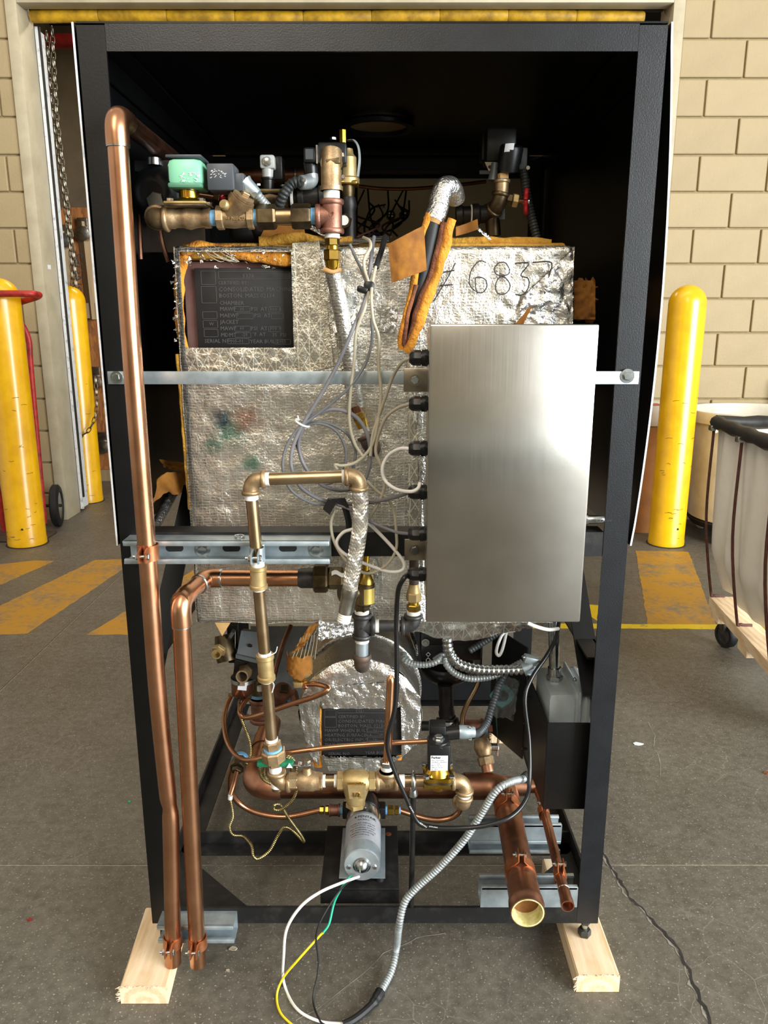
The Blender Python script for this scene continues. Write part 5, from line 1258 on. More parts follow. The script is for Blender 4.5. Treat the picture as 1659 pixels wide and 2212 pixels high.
T = thing('y_strainer', 'bronze strainer with slanted hex cap and raised arrow in the upper valve train', 'strainer', tp(510))
wrap(T, tp(456), tp(469), .0128, 'tape_blue'); hexn(T, tp(468), tp(484), .0195, 'bronze', 'end_hex', 8); part('body', G().lathe(tp(480), tp(538), [(0, .0155), (.4, .0175), (1, .0155)], 22), 'bronze', T); hexn(T, tp(534), tp(549), .0195, 'bronze', 'end_hex', 8)
y0_, y1_ = tp(500), at(524, 428, YT - .012); part('branch', G().lathe(y0_, y1_, [(0, .017), (.6, .019), (.75, .0215), (1, .0215)], 20), 'bronze', T); dY = (y1_ - y0_).normalized()
hexn(T, y1_, y1_ + dY * .006, .0195, 'bronze', 'cap', 8); hexn(T, y1_ + dY * .006, y1_ + dY * .012, .008, 'bronze', 'cap_plug', 4)
pg = at(489, 445, YT - .016); part('side_plug', G().lathe(pg, pg + V((-.004, -.010, .002)), [(0, .0085), (.7, .0085), (1, .0065)], 14), 'brass_matte', T)
text('\u2192 NIBCO', .0075, tp(492, 8) + V((0, -.0178, 0)), X, ZZ, 'bronze', T, 'cast_lettering', .001)
wrap(T, tp(548), tp(557), .0128, 'tape_blue')
T = thing('hex_coupling', 'dark brass check valve with hex ends beside the bronze tee', 'check valve', tp(614))
hexn(T, tp(556), tp(597), .0205, 'brass_dark', 'hex_end', 6, .52); pipe(T, tp(596), tp(632), .0135, 'brass_pipe', 'barrel'); hexn(T, tp(630), tp(672), .0205, 'brass_dark', 'hex_end', 6, .52); wrap(T, tp(672), tp(684), .0132, 'tape_blue')
T = thing('bronze_tee', 'reddish bronze tee above the foil sleeve in the upper valve train', 'pipe tee', tp(717)); tc2 = tp(717, 2)
tee(T, tc2, [-X, ZZ, -ZZ], .0168, .027, 'bronze_red'); text('19', .010, tc2 + V((-.005, -.0172, -.001)), X, ZZ, 'bronze_red', T, 'cast_lettering', .001)
wrap(T, tc2 + ZZ * .027, tc2 + ZZ * .040, .0135); wrap(T, tc2 - ZZ * .034, tc2 - ZZ * .027, .0128)
T = thing('brass_adapter', 'yellow brass hex adapter entering the foil sleeve below the bronze tee', 'pipe fitting', tc2 - ZZ * .06)
zb_ = tc2 - ZZ * .034; hexn(T, zb_, zb_ - ZZ * .012, .0125, 'brass'); part('ring', G().cyl(zb_ - ZZ * .012, zb_ - ZZ * .018, .0105, 16), 'brass_yellow', T); hexn(T, zb_ - ZZ * .018, zb_ - ZZ * .036, .0148, 'brass'); part('taper', G().lathe(zb_ - ZZ * .036, zb_ - ZZ * .055, [(0, .0135), (1, .0095)], 16), 'brass_yellow', T)
part('foil_sleeve', G().tube(resample([zb_ - ZZ * .052, at(738, 680, .088), at(756, 780, .098), at(769, 880, .1)], .006), .0135, 14), 'foil_dark', T, 60); part('frayed_top', woolg([zb_ + V((-.014, -.01, -.05)), zb_ + V((0, -.015, -.054)), zb_ + V((.014, -.01, -.05))], .004), 'kraft_light', T, 80)
T = thing('plugged_elbow', 'bronze elbow with square headed plug on top of the reddish tee', 'pipe elbow', tc2 + ZZ * .05); ec = tc2 + ZZ * .068
part('elbow', G().tube([tc2 + ZZ * .040, tc2 + ZZ * .05, ec, ec + V((0, .006, .018)), ec + V((0, .012, .034))], [.0185, .0168, .0172, .0178, .0175], 20).lathe(tc2 + ZZ * .040, tc2 + ZZ * .047, [(0, .019), (1, .019)], 18), 'bronze', T)
pc = at(716, 352, YT - .004); part('plug', G().lathe(pc + V((0, .03, -.006)), pc, [(0, .0175), (.8, .019), (1, .018)], 20), 'brass_dark', T); part('square_head', G().box(pc + V((.003, -.004, .001)), (.022, .010, .0095), Matrix.Rotation(-.15, 3, 'Y'), .0015), 'brass_dark', T)
# foil sleeve down the chamber front with lower fitting
T = thing('sample_fitting', 'tarnished brass tube fitting with red-brown elbow on the chamber front', 'pipe fitting', at(795, 960, .08))
s1, s2, s3 = at(768, 878, .095), at(785, 925, .09), at(797, 965, .085); dS1 = (s2 - s1).normalized()
pipe(T, s1, lerp(s1, s2, .4), .0095, 'copper_dark', 'tube'); hexn(T, lerp(s1, s2, .3), lerp(s1, s2, .62), .0115, 'brass'); part('taper', G().lathe(lerp(s1, s2, .62), s2, [(0, .0115), (1, .0095)], 16), 'brass_yellow', T); wrap(T, s2, s2 + dS1 * .008, .0095)
ell(T, s3, -dS1, V((.35, .8, -.3)), .0125, 'iron_rusty', .02)

# ================================================================ HOOD INTERIOR PARTS
T = thing('black_drum', 'black round pressed steel drum behind the first bronze elbow', 'drum', at(328, 416, .13)); dc = at(328, 416, .13)
part('shell', G().lathe(dc, dc + YY * .12, [(0, .018), (.0, .024), (.06, .036), (.1, .038), (.14, .044), (.3, .046), (1, .046)], 40), 'black_paint', T)
part('bracket', G().span(at(290, 372, .15), at(380, 345, .15) + V((0, .05, 0)), .003), 'black_paint', T); zr = at(333, 349, .145); part('port', G().hollow(zr - ZZ * .006, zr + ZZ * .005, .0125, .0095), 'zinc', T)
hexn(T, dc + V((.006, -.006, -.014)), dc + V((.006, .004, -.014)), .016, 'zinc', 'port_nut')
for a, b, c in (((300, 435), (302, 500), (305, 560)), ((345, 495), (352, 530), (364, 566))):
    solo('copper_tube', G().tube(spline([at(*a, .2), at(*b, .2), at(*c, .2)], 6), .0045, 8), 'copper_dark', 'thin dark copper tube ' + ('beside the tall riser below the drum' if a[0] == 300 else 'slanting below the bronze elbow to the chamber corner'), 'tube')
solo('steel_plate', G().span(at(288, 545, .3), at(442, 470, .302)), 'stainless_plain', 'dull steel plate behind the upper valve train', 'plate')
# cross pipe at the back continues the tall riser
cn2 = cn + YY * .47; T = thing('copper_cross_pipe', 'copper cross pipe running behind the upper valves under the hood', 'pipe', cn2)
pipe(T, cn2, V((at(690, 372, cn2.y).x, cn2.y, cn2.z)), r1, 'copper_dark'); part('elbow', G().tube([cn2 - YY * .04] + arc(cn2, -YY, X, .026) + [cn2 + X * .04], r1 * 1.12, 18), 'copper_dark', T, 60)
xk = V((at(639, 372, cn2.y).x, cn2.y, cn2.z)); solder(T, xk, X, r1 * 1.14, .005); part('coupling', G().cyl(xk, xk + X * .03, r1 * 1.1, 18), 'copper_dark', T)
# middle solenoid with clear connector
Y2 = .2; T = thing('solenoid_valve', 'solenoid valve with clear plastic plug on a black coil behind the strainer', 'valve', at(585, 440, Y2))
part('body', G().lathe(at(550, 432, Y2), at(622, 430, Y2), [(0, .014), (.2, .014), (.5, .02), (.8, .014), (1, .014)], 18), 'brass_dark', T); part('flange', G().span(at(556, 418, Y2 - .02), at(618, 407, Y2 - .02) + V((0, .045, 0)), .002), 'brass_dark', T)
for q in ((558, 402), (612, 404)): bolt(T, at(*q, Y2 - .01), .005, ZZ, 'zinc', False, 'flange_bolt')
part('coil', G().span(at(590, 388, Y2), at(609, 336, Y2) + V((0, .04, 0)), .003), 'black_plastic', T); cc2 = part('clear_plug', G().span(at(561, 364, Y2 - .02), at(592, 333, Y2 - .02) + V((0, .028, 0)), .004), 'clear_plastic', T)
sc_ = at(577, 349, Y2 - .0205); part('screw', G().lathe(sc_, sc_ - YY * .003, [(0, .008), (.6, .008), (1, .004)], 14), 'zinc', cc2); part('plug_neck', G().lathe(at(578, 364, Y2 - .008), at(578, 386, Y2 - .008), [(0, .0105), (1, .0095)], 16), 'clear_plastic', T)
part('gland', G().lathe(at(579, 384, Y2 - .008), at(580, 412, Y2 - .008), [(0, .0125), (.15, .0125), (.2, .0105), (1, .0105)], 10), 'black_plastic', T); part('boot', G().ridged([at(580, 410, Y2 - .008), at(582, 428, Y2), at(586, 446, Y2 + .01)], .010, .006, .25), 'black_rubber', T)
# third solenoid with torn label
T = thing('solenoid_valve', 'black coil solenoid valve with torn sticker beside the brass safety valve', 'valve', at(700, 400, Y2))
part('connector', G().span(at(655, 351, Y2 - .03), at(683, 317, Y2 - .03) + V((0, .04, 0)), .004), 'black_plastic', T); part('clip', G().span(at(683, 353, Y2 - .032), at(686, 313, Y2 - .032) + V((0, .04, 0))), 'zinc', T, 0)
part('connector_pad', G().span(at(660, 344, Y2 - .0306), at(676, 322, Y2 - .0306) + V((0, .001, 0))), 'slate', T, 0)
co3 = part('coil', G().span(at(687, 353, Y2 - .03), at(748, 306, Y2 - .03) + V((0, .05, 0)), .003), 'black_plastic', T)
P = [(704, 340), (706, 318), (714, 314), (728, 318), (726, 328), (742, 330), (744, 338), (730, 338), (722, 336), (712, 338)]
part('torn_label', G().prism([at(x, y, Y2 - .0308) for x, y in P], (0, .0006, 0)), 'torn_label', co3, 0); bolt(T, at(720, 303, Y2 - .01), .006, ZZ, 'zinc', False, 'coil_nut')
part('neck', G().lathe(at(670, 350, Y2 - .01), at(672, 376, Y2 - .01), [(0, .0135), (1, .0125)], 18), 'black_plastic', T); part('angle_connector', G().tube(spline([at(671, 376, Y2 - .01), at(672, 390, Y2 - .01), at(660, 394, Y2 - .02), at(648, 394, Y2 - .03)], 5), [.0125] * 15 + [.011], 12), 'steel_conduit', T)
bolt(T, at(657, 390, Y2 - .04), .0035, -YY, 'zinc', False, 'screw'); part('flex_conduit', G().ridged(spline([at(650, 392, Y2 - .03), at(632, 396, Y2 - .03), at(614, 418, Y2 - .03), at(604, 442, Y2 - .02), at(600, 455, Y2)], 8), .0098, .0065, .2), 'conduit_dark', T, 60)
part('iron_body', G().lathe(at(620, 428, Y2), at(700, 424, Y2), [(0, .012), (.3, .012), (.3, .017), (.42, .017), (.45, .014), (.6, .016), (.85, .016), (.88, .019), (1, .019)], 20), 'iron_black', T); part('iron_branch', G().cyl(at(668, 424, Y2), at(668, 400, Y2), .0125, 16), 'iron_black', T)
wrap(T, at(628, 428, Y2), at(634, 428, Y2), .0145); wrap(T, at(690, 425, Y2), at(694, 425, Y2), .0165)
# upper safety valve
Y3 = .22; T = thing('relief_valve', 'upper brass safety valve with polished stem and bent zinc lever', 'valve', at(755, 500, Y3))
part('stem', G().cyl(at(741, 330, Y3), at(740, 281, Y3), .0064, 6), 'brass_yellow', T, 0); part('spring_housing', G().lathe(at(752, 398, Y3), at(750, 322, Y3), [(0, .021), (.15, .021), (.2, .0175), (.75, .017), (.85, .0115), (1, .010)], 20), 'brass_matte', T)
part('flange', G().span(at(732, 398, Y3 - .02), at(772, 388, Y3 - .02) + V((0, .04, 0)), .003), 'brass', T); bolt(T, at(741, 382, Y3 - .02), .004, -YY, 'zinc', False, 'screw')
P = spline([at(752, 304, Y3), at(764, 304, Y3), at(774, 318, Y3), at(777, 345, Y3), at(773, 383, Y3)], 6); V2 = [[p + V((-.002, -.008, 0)), p + V((.002, -.008, 0)), p + V((.002, .008, 0)), p + V((-.002, .008, 0))] for p in P]
part('lever', G().rings(V2), 'galv', T); part('body', G().lathe(at(750, 400, Y3), at(752, 428, Y3), [(0, .014), (.5, .013), (1, .011)], 16), 'brass_dark', T); part('inlet', G().lathe(at(752, 426, Y3), at(754, 520, Y3), [(0, .013), (.2, .0165), (.3, .0135), (1, .0135)], 18), 'iron_black', T)
part('side_port', G().hex(at(745, 478, Y3 - .012), at(742, 478, Y3 - .03), .014), 'brass_dark', T); part('port_tape', G().cyl(at(743, 476, Y3 - .03), at(743, 476, Y3 - .034), .0085, 14), 'tape_white', T)
# red handwheel behind green coil
def handwheel(T, c, ax, R, m='red_paint'):
    c, ax = V(c), V(ax).normalized(); u = ax.cross(ZZ).normalized() if abs(ax.z) < .9 else X; v = ax.cross(u); P = []
    for k in range(36):
        a = 2 * math.pi * k / 36; rr = R * (1 + .09 * math.cos(6 * a)); P.append(c + u * rr * math.cos(a) + v * rr * math.sin(a))
    g = G(); g.tube(P + [P[0]], R * .2, 8)
    w_ = part('handwheel', g, m, T, 60); 
    for k in range(3):
        a = 2 * math.pi * k / 3; part('spoke', G().tube([c, c + (u * math.cos(a) + v * math.sin(a)) * R], R * .13, 6), m, w_)
    part('hub', G().cyl(c - ax * R * .3, c + ax * R * .3, R * .3, 12), 'zinc', w_)
T = thing('needle_valve', 'small valve with red scalloped handwheel peeking over the bronze strainer', 'valve', at(490, 435, .14))
handwheel(T, at(497, 427, .12), V((.1, -.8, .35)), .0145); pipe(T, at(428, 421, .16), at(470, 428, .16), .0048, 'copper_dark', 'tube'); hexn(T, at(466, 428, .155), at(480, 430, .15), .0105, 'brass_dark'); pipe(T, at(478, 430, .15), at(497, 428, .125), .006, 'brass_dark', 'stem')
# capillary cross tube
solo('copper_tube', G().tube(spline([at(775, 402, .55), at(820, 407, .55), at(880, 408, .55), at(950, 403, .55), at(1010, 397, .55), at(1050, 392, .55)], 6), .0038, 8), 'copper_dark', 'thin copper tube strung across the hood above the wrapped pipe', 'tube')
# loose black wires behind the chamber
rnd = random.Random(3)
for k in range(12):
    x0 = 770 + k * 11; pts = [at(x0 + rnd.uniform(-8, 8), 418 + rnd.uniform(-20, 30), .8), at(x0 + rnd.uniform(-30, 30), 460 + rnd.uniform(-10, 10), .62), at(790 + rnd.uniform(-20, 60), 492 + rnd.uniform(-8, 8), .5), at(800 + rnd.uniform(-30, 60), 512, .4)]
    wire('black_lead', pts, .0022, 'black_rubber' if k % 4 else 'rust_rod', 'loose dark wire in the tangle behind the chamber top', 'wire', 'tangled wires behind the chamber', 6, 6)
# ---------------- pressure switch group on the far side
Y4 = .2; T = thing('pressure_switch', 'black pressure switch box with small round unit in front', 'switch', at(1082, 400, Y4))
part('cover', G().span(at(1050, 350, Y4 + .01), at(1118, 275, Y4 + .01) + V((0, .06, 0)), .005), 'black_plastic', T); part('cover_side', G().span(at(1040, 346, Y4 + .03), at(1051, 282, Y4 + .03) + V((0, .035, 0)), .003), 'black_plastic', T)
part('lug', G().prism([at(1047, 350, Y4), at(1068, 350, Y4), at(1064, 366, Y4), at(1056, 370, Y4)], (0, .003, 0)), 'stainless_plain', T, 0); part('lug_hole', G().cyl(at(1058, 361, Y4 - .0005), at(1058, 361, Y4 + .001), .0032, 12), 'ink_black', T)
part('sensor_tube', G().lathe(at(1070, 352, Y4 - .005), at(1066, 390, Y4 - .005), [(0, .007), (.5, .008), (1, .0105)], 16), 'grey_paint', T); part('plate', G().span(at(1036, 376, Y4 + .04), at(1068, 368, Y4 + .04) + V((0, .004, 0))), 'grey_paint', T, 0)
sa, sb3 = at(1097, 372, Y4 - .02), at(1106, 314, Y4 - .035); part('round_unit', G().lathe(sa, sb3, [(0, .014), (.08, .02), (.9, .0205), (1, .018)], 26), 'black_paint', T)
part('label', G().sheet(lambda u, v: lerp(sa, sb3, .68 + .3 * v) + V((.0212 * math.sin(-.7 + u * .75), -.0212 * math.cos(-.7 + u * .75), 0)), 8, 3, -.0003), 'paper_label', T, 60)
part('terminal', G().span(at(1122, 366, Y4), at(1141, 318, Y4) + V((0, .03, 0)), .003), 'grey_paint', T); bolt(T, at(1140, 363, Y4 - .004), .004, -YY, 'zinc', False, 'screw')
part('flex_conduit', G().ridged(spline([at(1131, 366, Y4 + .01), at(1136, 410, Y4 + .01), at(1146, 460, Y4 + .01), at(1160, 515, Y4 + .01)], 8), .0085, .0055, .2), 'conduit_dark', T, 60)
T = thing('gauge_valve', 'bronze elbow and needle valve with red handwheel under the pressure switch', 'valve', at(1082, 440, Y4 - .02)); Y5 = Y4 - .02
hexn(T, at(1087, 388, Y5), at(1087, 374, Y5), .0095, 'kraft_light', 'hex_top'); part('blue_tape', G().cyl(at(1086, 395, Y5), at(1086, 386, Y5), .009, 16), 'tape_blue', T)
ell(T, at(1084, 412, Y5), ZZ, V((-.1, .3, -1)), .0118, 'bronze', .018); wrap(T, at(1082, 424, Y5), at(1080, 430, Y5), .010); ell(T, at(1078, 440, Y5), V((.2, 0, 1)), V((-.4, .6, -.5)), .0135, 'brass_dark', .018)
hexn(T, at(1094, 430, Y5), at(1106, 432, Y5), .0105, 'brass_dark'); hexn(T, at(1107, 432, Y5), at(1119, 434, Y5), .012, 'brass_matte'); pipe(T, at(1118, 434, Y5), at(1140, 437, Y5), .0045, 'copper_dark', 'stem'); handwheel(T, at(1137, 436, Y5), V((1, -.25, 0)), .019)
T = thing('iron_valve', 'dark iron valve body behind the wrapped pipe under the hood', 'valve', at(1040, 490, .26))
part('body', G().lathe(at(985, 466, .26), at(1065, 462, .26), [(0, .016), (.15, .019), (.2, .016), (.4, .016), (.45, .02), (.6, .02), (.65, .016), (1, .016)], 20), 'iron_black', T); wrap(T, at(1016, 464, .26), at(1021, 464, .26), .018); part('bonnet', G().cyl(at(1062, 440, .26), at(1066, 510, .26), .014, 14), 'brass_dark', T)
part('tag', G().span(at(1078, 475, .22), at(1092, 450, .222), .002), 'grey_paint', T)
# ---------------- wrapped pipe with split insulation
T = thing('insulated_pipe', 'foil wrapped pipe with split yellow insulation and black rubber hose', 'insulated pipe', at(925, 600, .06))
part('foil_wrap', G().tube(spline([at(985, 430, .12), at(978, 408, .10), at(962, 405, .085), (at(952, 425, .08)), at(946, 450, .075), at(936, 478, .07)], 8), [.016] * 10 + [.0175] * 31, 16), 'foil_wrap', T, 60)
part('collar', G().lathe(at(939, 470, .07), at(935, 482, .07), [(0, .0145), (.3, .0165), (1, .0145)], 18), 'kraft_light', T); part('rubber_hose', G().tube(spline([at(936, 478, .07), at(922, 545, .068), at(905, 620, .07), at(888, 690, .08), at(879, 742, .088)], 8), [.0135 - .006 * (i / 32) ** 2 for i in range(33)], 16), 'black_rubber', T, 60)
part('wool_half', woolg(path(.058, (976, 474), (962, 530), (944, 590), (925, 640), (908, 690), (890, 735), (877, 762)), .0085, .9), 'wool', T, 80); part('wool_lining', woolg(path(.060, (961, 482), (948, 535), (930, 595), (910, 645), (896, 695), (882, 745)), .0062, .9), 'wool_dark', T, 80)
part('wool_half', woolg(path(.062, (928, 462), (915, 500), (906, 560), (892, 620), (880, 670), (868, 720), (866, 756)), .0062, .9), 'wool', T, 80); part('wool_lining', woolg(path(.058, (898, 615), (886, 660), (877, 700), (872, 745)), .004, .9), 'wool_dark', T, 80)
def kf(u, v):
    p = lerp(lerp(at(846, 612, .042), at(922, 583, .036), u), lerp(at(838, 528, .044), at(916, 486, .042), u), v); return p + V((0, -.006 * math.sin(u * 3.4 + .4) + .002 * nz((u * 3, v * 3, 0), 2), 0))
part('paper_flap', G().sheet(kf, 16, 14, .0012), 'kraft', T, 70); part('paper_flap', G().sheet(lambda u, v: lerp(lerp(at(985, 510, .13), at(1032, 496, .13), u), lerp(at(985, 490, .13), at(1030, 474, .13), u), v) + V((0, .006 * math.sin(u * 4), 0)), 10, 6, .0015), 'kraft', T, 70)
part('foil_scrap', G().sheet(lambda u, v: lerp(at(1032, 498, .11), at(1056, 518, .11), u) + V((.004 * math.sin(v * 9), .008 * (v - .5), .012 * (.5 - abs(v - .5)) + .004 * nz((u * 4, v * 4, 1), 3))), 10, 8, .0006), 'foil_bright', T, 60)
part('paper_flap', G().sheet(lambda u, v: lerp(lerp(at(562, 512, .16), at(660, 512, .16), u), lerp(at(575, 486, .18), at(655, 486, .18), u), v) + V((0, .01 * math.sin(u * 3), 0)), 12, 6, .0015), 'kraft', T, 70)
T = thing('rubber_boot', 'black rubber boot and dark bent pipe below the bronze strainer', 'boot', at(545, 505, .2))
part('boot', G().lathe(at(497, 500, .2), at(560, 503, .2), [(0, .010), (.2, .019), (.8, .021), (1, .017)], 22), 'black_rubber', T, 60); part('pipe', G().tube(spline([at(548, 470, .19), at(552, 492, .19), at(566, 505, .19), at(592, 510, .2)], 6), .0135, 14), 'iron_black', T, 60)
# ================================================================ SIGNAL CABLES
YC = -.022
def cab(name, pts, r, m, label, Y=YC, group='signal cables in front of the chamber', cat='cable', k=8, n=8):
    P = [(p if isinstance(p, V) else at(p[0], p[1], p[2] if len(p) > 2 else Y)) for p in pts]
    T = thing(name, label, cat, P[-1], group); part('sheath', G().tube(spline(P, k), r, n), m, T, 70); return T
cab('signal_cable', [(808, 512, .1), (803, 545, .07), (797, 600, .03), (788, 650, 0), (762, 712), (728, 790), (690, 858), (655, 915), (632, 968), (630, 1010), (648, 1050), (690, 1078), (740, 1088), (800, 1085), (860, 1072, -.05), GL[3] + V((.002, 0, 0))], .0034, 'grey_wire', 'thick grey cable running down to the fourth gland of the control box')
cab('signal_cable', [(650, 922, -.018), (676, 898, -.018), (720, 884, -.018), (765, 898, -.018), (792, 935, -.018), (800, 985, -.018), (788, 1035, -.016), (750, 1058, -.014), (700, 1050, -.014), (660, 1010, -.014), (645, 960, -.016), (656, 918, -.02)], .0034, 'grey_wire', 'thick grey cable coiled in a loop behind the brass cross pipe')
cab('signal_cable', [(802, 690, .05), (804, 730, .03), (792, 780, -.01), (760, 830), (720, 868), (672, 905), (640, 930), (615, 975), (612, 1020), (630, 1060), (670, 1085), (706, 1090)], .0026, 'grey_wire_dark', 'dark grey cable curving outside the coil to the black tape')
cab('signal_cable', [(652, 920, -.015), (690, 915, -.015), (725, 930, -.015), (745, 965, -.015), (746, 1000, -.015), (735, 1030, -.013), (700, 1045, -.012), (665, 1015, -.012), (640, 960, -.014)], .0024, 'grey_wire_dark', 'thin dark grey cable making the inner coil by the white tie')
cab('signal_cable', [(655, 915, -.012), (700, 912, -.012), (748, 935, -.012), (768, 975, -.012), (762, 1015, -.012)], .0026, 'grey_wire_dark', 'short dark grey arc across the cable coil')
cab('signal_cable', [(785, 513, .1), (798, 520, .07), (800, 535, .05), (787, 560, .03), (788, 585, .02), (797, 618, .0), (790, 660), (770, 715), (765, 780), (757, 850), (755, 910), (765, 955), (785, 988)], .0027, 'beige_wire', 'cream cable hanging from the chamber top past the strap to the coil')
cab('signal_cable', [(812, 575, .05), (806, 600, .02), (802, 640), (806, 690), (818, 730), (818, 790), (823, 850), (815, 920), (800, 968), (770, 998), (740, 1006), (724, 1004), (728, 1014)], .0027, 'beige_wire', 'cream cable with free end hooked behind the brass cross pipe')
cab('signal_cable', [GL[0] + V((.002, 0, 0)), (868, 783, -.075), (848, 815, -.05), (832, 860, -.035), (818, 900), (805, 940), (800, 985)], .0027, 'beige_wire', 'cream cable leaving the topmost gland of the control box')
cab('signal_cable', [GL[1] + V((.002, 0, 0)), (858, 882, -.06), (832, 905, -.04), (815, 950), (812, 980), (824, 1008), (832, 1040), (822, 1078), (800, 1115), (793, 1125)], .0027, 'beige_wire', 'cream cable leaving the second gland of the control box')
cab('signal_cable', [GL[2] + V((.002, 0, 0)), (862, 970, -.07), (838, 985, -.055), (826, 1012, -.05), (832, 1038, -.05), (855, 1056, -.07), (885, 1062, -.105), (902, 1056, -.11), (908, 1042, -.108)], .0029, 'white_wire', 'white cable curling from the third gland and back over the fourth')
cab('signal_cable', [GL[4] + V((.002, 0, 0)), (858, 1150, -.06), (825, 1138, -.04), (790, 1122, -.03), (755, 1100, -.028), (728, 1090, -.025)], .0027, 'grey_wire', 'grey cable from the fifth gland to the black tape')
cab('signal_cable', [(793, 1040, -.03), (815, 1062), (840, 1080), (852, 1110), (856, 1150), (856, 1185), (840, 1215), (810, 1236), (780, 1235), (745, 1208), (722, 1170), (715, 1130), (724, 1100)], .0027, 'beige_wire', 'cream cable looping below the middle rail by the braided hose')
cab('signal_cable', [(790, 1125, -.03), (815, 1148), (850, 1185), (872, 1215), (868, 1232), (840, 1235), (800, 1222), (755, 1203), (732, 1185), (728, 1168), (742, 1150), (762, 1143)], .0030, 'white_wire', 'white cable loop crossing the relief valve stem')
cab('signal_cable', [(756, 528, .07), (770, 560, .06), (782, 585, .03), (795, 620, .0)], .0026, 'grey_wire_dark', 'grey cable slanting from the brass adapter to the black cable tie')
cab('signal_cable', [(832, 512, .1), (823, 545, .07), (812, 578, .05)], .0052, 'black_rubber', 'black shrink sleeve on a cable beside the kraft paper flap', cat='sleeve')
T = thing('cable_tie', 'black cable clip gathering the cables below the brass adapter', 'cable tie', at(795, 622, -.006)); c = at(797, 622, -.003)
part('band', G().box(c, (.017, .014, .020), None, .004), 'black_plastic', T); part('tail', G().box(at(783, 626, -.008), (.018, .008, .010), Matrix.Rotation(.3, 3, 'Y'), .003), 'black_plastic', T)
T = thing('cable_tie', 'white cable tie holding the grey coil together', 'cable tie', at(652, 914, YC)); c = at(653, 914, -.018)
P = [c + V((.0125 * math.cos(a) * .8 + .004 * math.sin(a), .008 * math.sin(a), -.006 * math.cos(a))) for a in [2 * math.pi * k / 18 for k in range(19)]]
part('band', G().tube(P, .0019, 6), 'cable_tie', T); part('tail', G().tube([at(645, 908, -.026), at(643, 898, -.03)], .0015, 6), 'cable_tie', T)
T = thing('tape_wrap', 'black tape wrapped on the cables above the middle rail', 'tape', at(715, 1095, YC))
part('wrap', G().prism([at(697, 1100, -.035), at(708, 1078, -.035), at(728, 1084, -.035), at(712, 1112, -.035)], (0, .012, 0)), 'black_plastic', T, 0); part('tail', G().prism([at(708, 1078, -.03), at(745, 1076, -.03), at(758, 1105, -.03), at(740, 1090, -.03)], (0, .003, 0)), 'black_rubber', T, 0); part('tail', G().tube(spline([at(744, 1090, -.02), at(752, 1120, -.015), at(755, 1148, -.01)], 5), .006, 6), 'black_rubber', T)
# black power cable
YP = -.06
T = cab('power_cable', [GL[5] + V((.002, 0, 0)), (872, 1250, -.10), (860, 1278, -.09), (856, 1340, -.075), (857, 1430, -.07), (856, 1500, -.07), (850, 1545, -.07), (839, 1585, -.07), (838, 1620, -.07), (853, 1668, -.07), (878, 1725, -.07), (902, 1775, -.07), (935, 1787, -.07), (990, 1789, -.07), (1050, 1783, -.07), (1105, 1763, -.06), (1137, 1725, -.03), (1144, 1680, 0), (1143, 1600, .03), (1134, 1510, .05), (1150, 1462, .07), (1180, 1418, .09), (1200, 1380, .1), (1208, 1340, .1)], .0042, 'black_wire', 'black printed power cable looping from the lowest gland to the pipes', 0, None)
for (px, py, Y, a) in ((884, 1742, -.0745, -62), (907, 1778, -.0745, -40), (927, 1786, -.0745, -10)):
    text('E174 AWG', .0032, at(px, py, Y) + V((0, -.0002, 0)), (math.cos(math.radians(a)), 0, math.sin(math.radians(a))), (-math.sin(math.radians(a)), 0, math.cos(math.radians(a))), 'white_wire', T, 'print', .0001)
# flexible conduit to the floor
def flr(px, py, z): return atz(px, py, z)
cp = [at(1132, 1682, .02), at(1100, 1690, -.02), at(1070, 1710, -.03), at(1040, 1757, -.03), at(1002, 1815, -.03), at(950, 1872, -.03), at(895, 1922, -.03), at(873, 1952, -.035), at(862, 2000, -.045), flr(856, 2050, .035), flr(845, 2098, .015), flr(820, 2146, .0095)]
T = thing('flex_conduit', 'grey flexible conduit running from the pipes down to the floor with taped end', 'conduit', cp[-1])
part('corrugated_tube', G().ridged(spline(cp, 10), .0075, .0054, .2, 12), 'steel_conduit', T, 60); part('upper_fitting', G().cyl(at(1132, 1682, .02), at(1140, 1675, .03), .0095, 12), 'conduit_dark', T)
tp_ = [flr(822, 2142, .0098), flr(808, 2165, .010), flr(798, 2176, .010), flr(780, 2192, .0095), flr(760, 2206, .009), flr(742, 2214, .008)]
part('tape_end', G().tube(spline(tp_, 6), [.0098, .0105, .0095, .0105, .0092, .0082, .0095, .009, .0078, .0072] + [.0072] * 21, 9), 'black_rubber', T, 30)

# ================================================================ SHIELD, GREY BOX AND CONDUITS
T = thing('side_shield', 'black folded steel shield bolted to the frame post around the grey box', 'shield', (.36, .1, .31)); sx = .3085; sz0, sz1 = .3108, .4954
part('front_plate', G().span((sx, .03, sz0), (.4205, .033, sz1), .001), 'black_paint', T)
part('side_plate', G().prism([V((sx, .033, sz0)), V((sx, .033, sz1)), V((sx, .24, sz1)), V((sx, .24, sz0))], (.003, 0, 0)), 'black_paint', T, 0)
part('back_plate', G().prism([V((sx - .004, .24, sz0 - .02)), V((sx - .004, .24, sz1 + .06)), V((sx - .06, .36, sz1 + .06)), V((sx - .06, .36, sz0 - .02))], (.003, 0, 0)), 'black_paint', T, 0); part('floor_plate', G().span((sx + .003, .033, sz0), (.4205, .24, sz0 + .003)), 'black_paint', T, 0)
for z in (.34, .40, .46): part('stud', G().cyl((sx - .012, .2, z), (sx, .2, z), .0028, 8), 'iron_black', T)
T = thing('junction_box', 'pale grey steel box with rounded lid standing in the black shield', 'junction box', (.36, .15, .32))
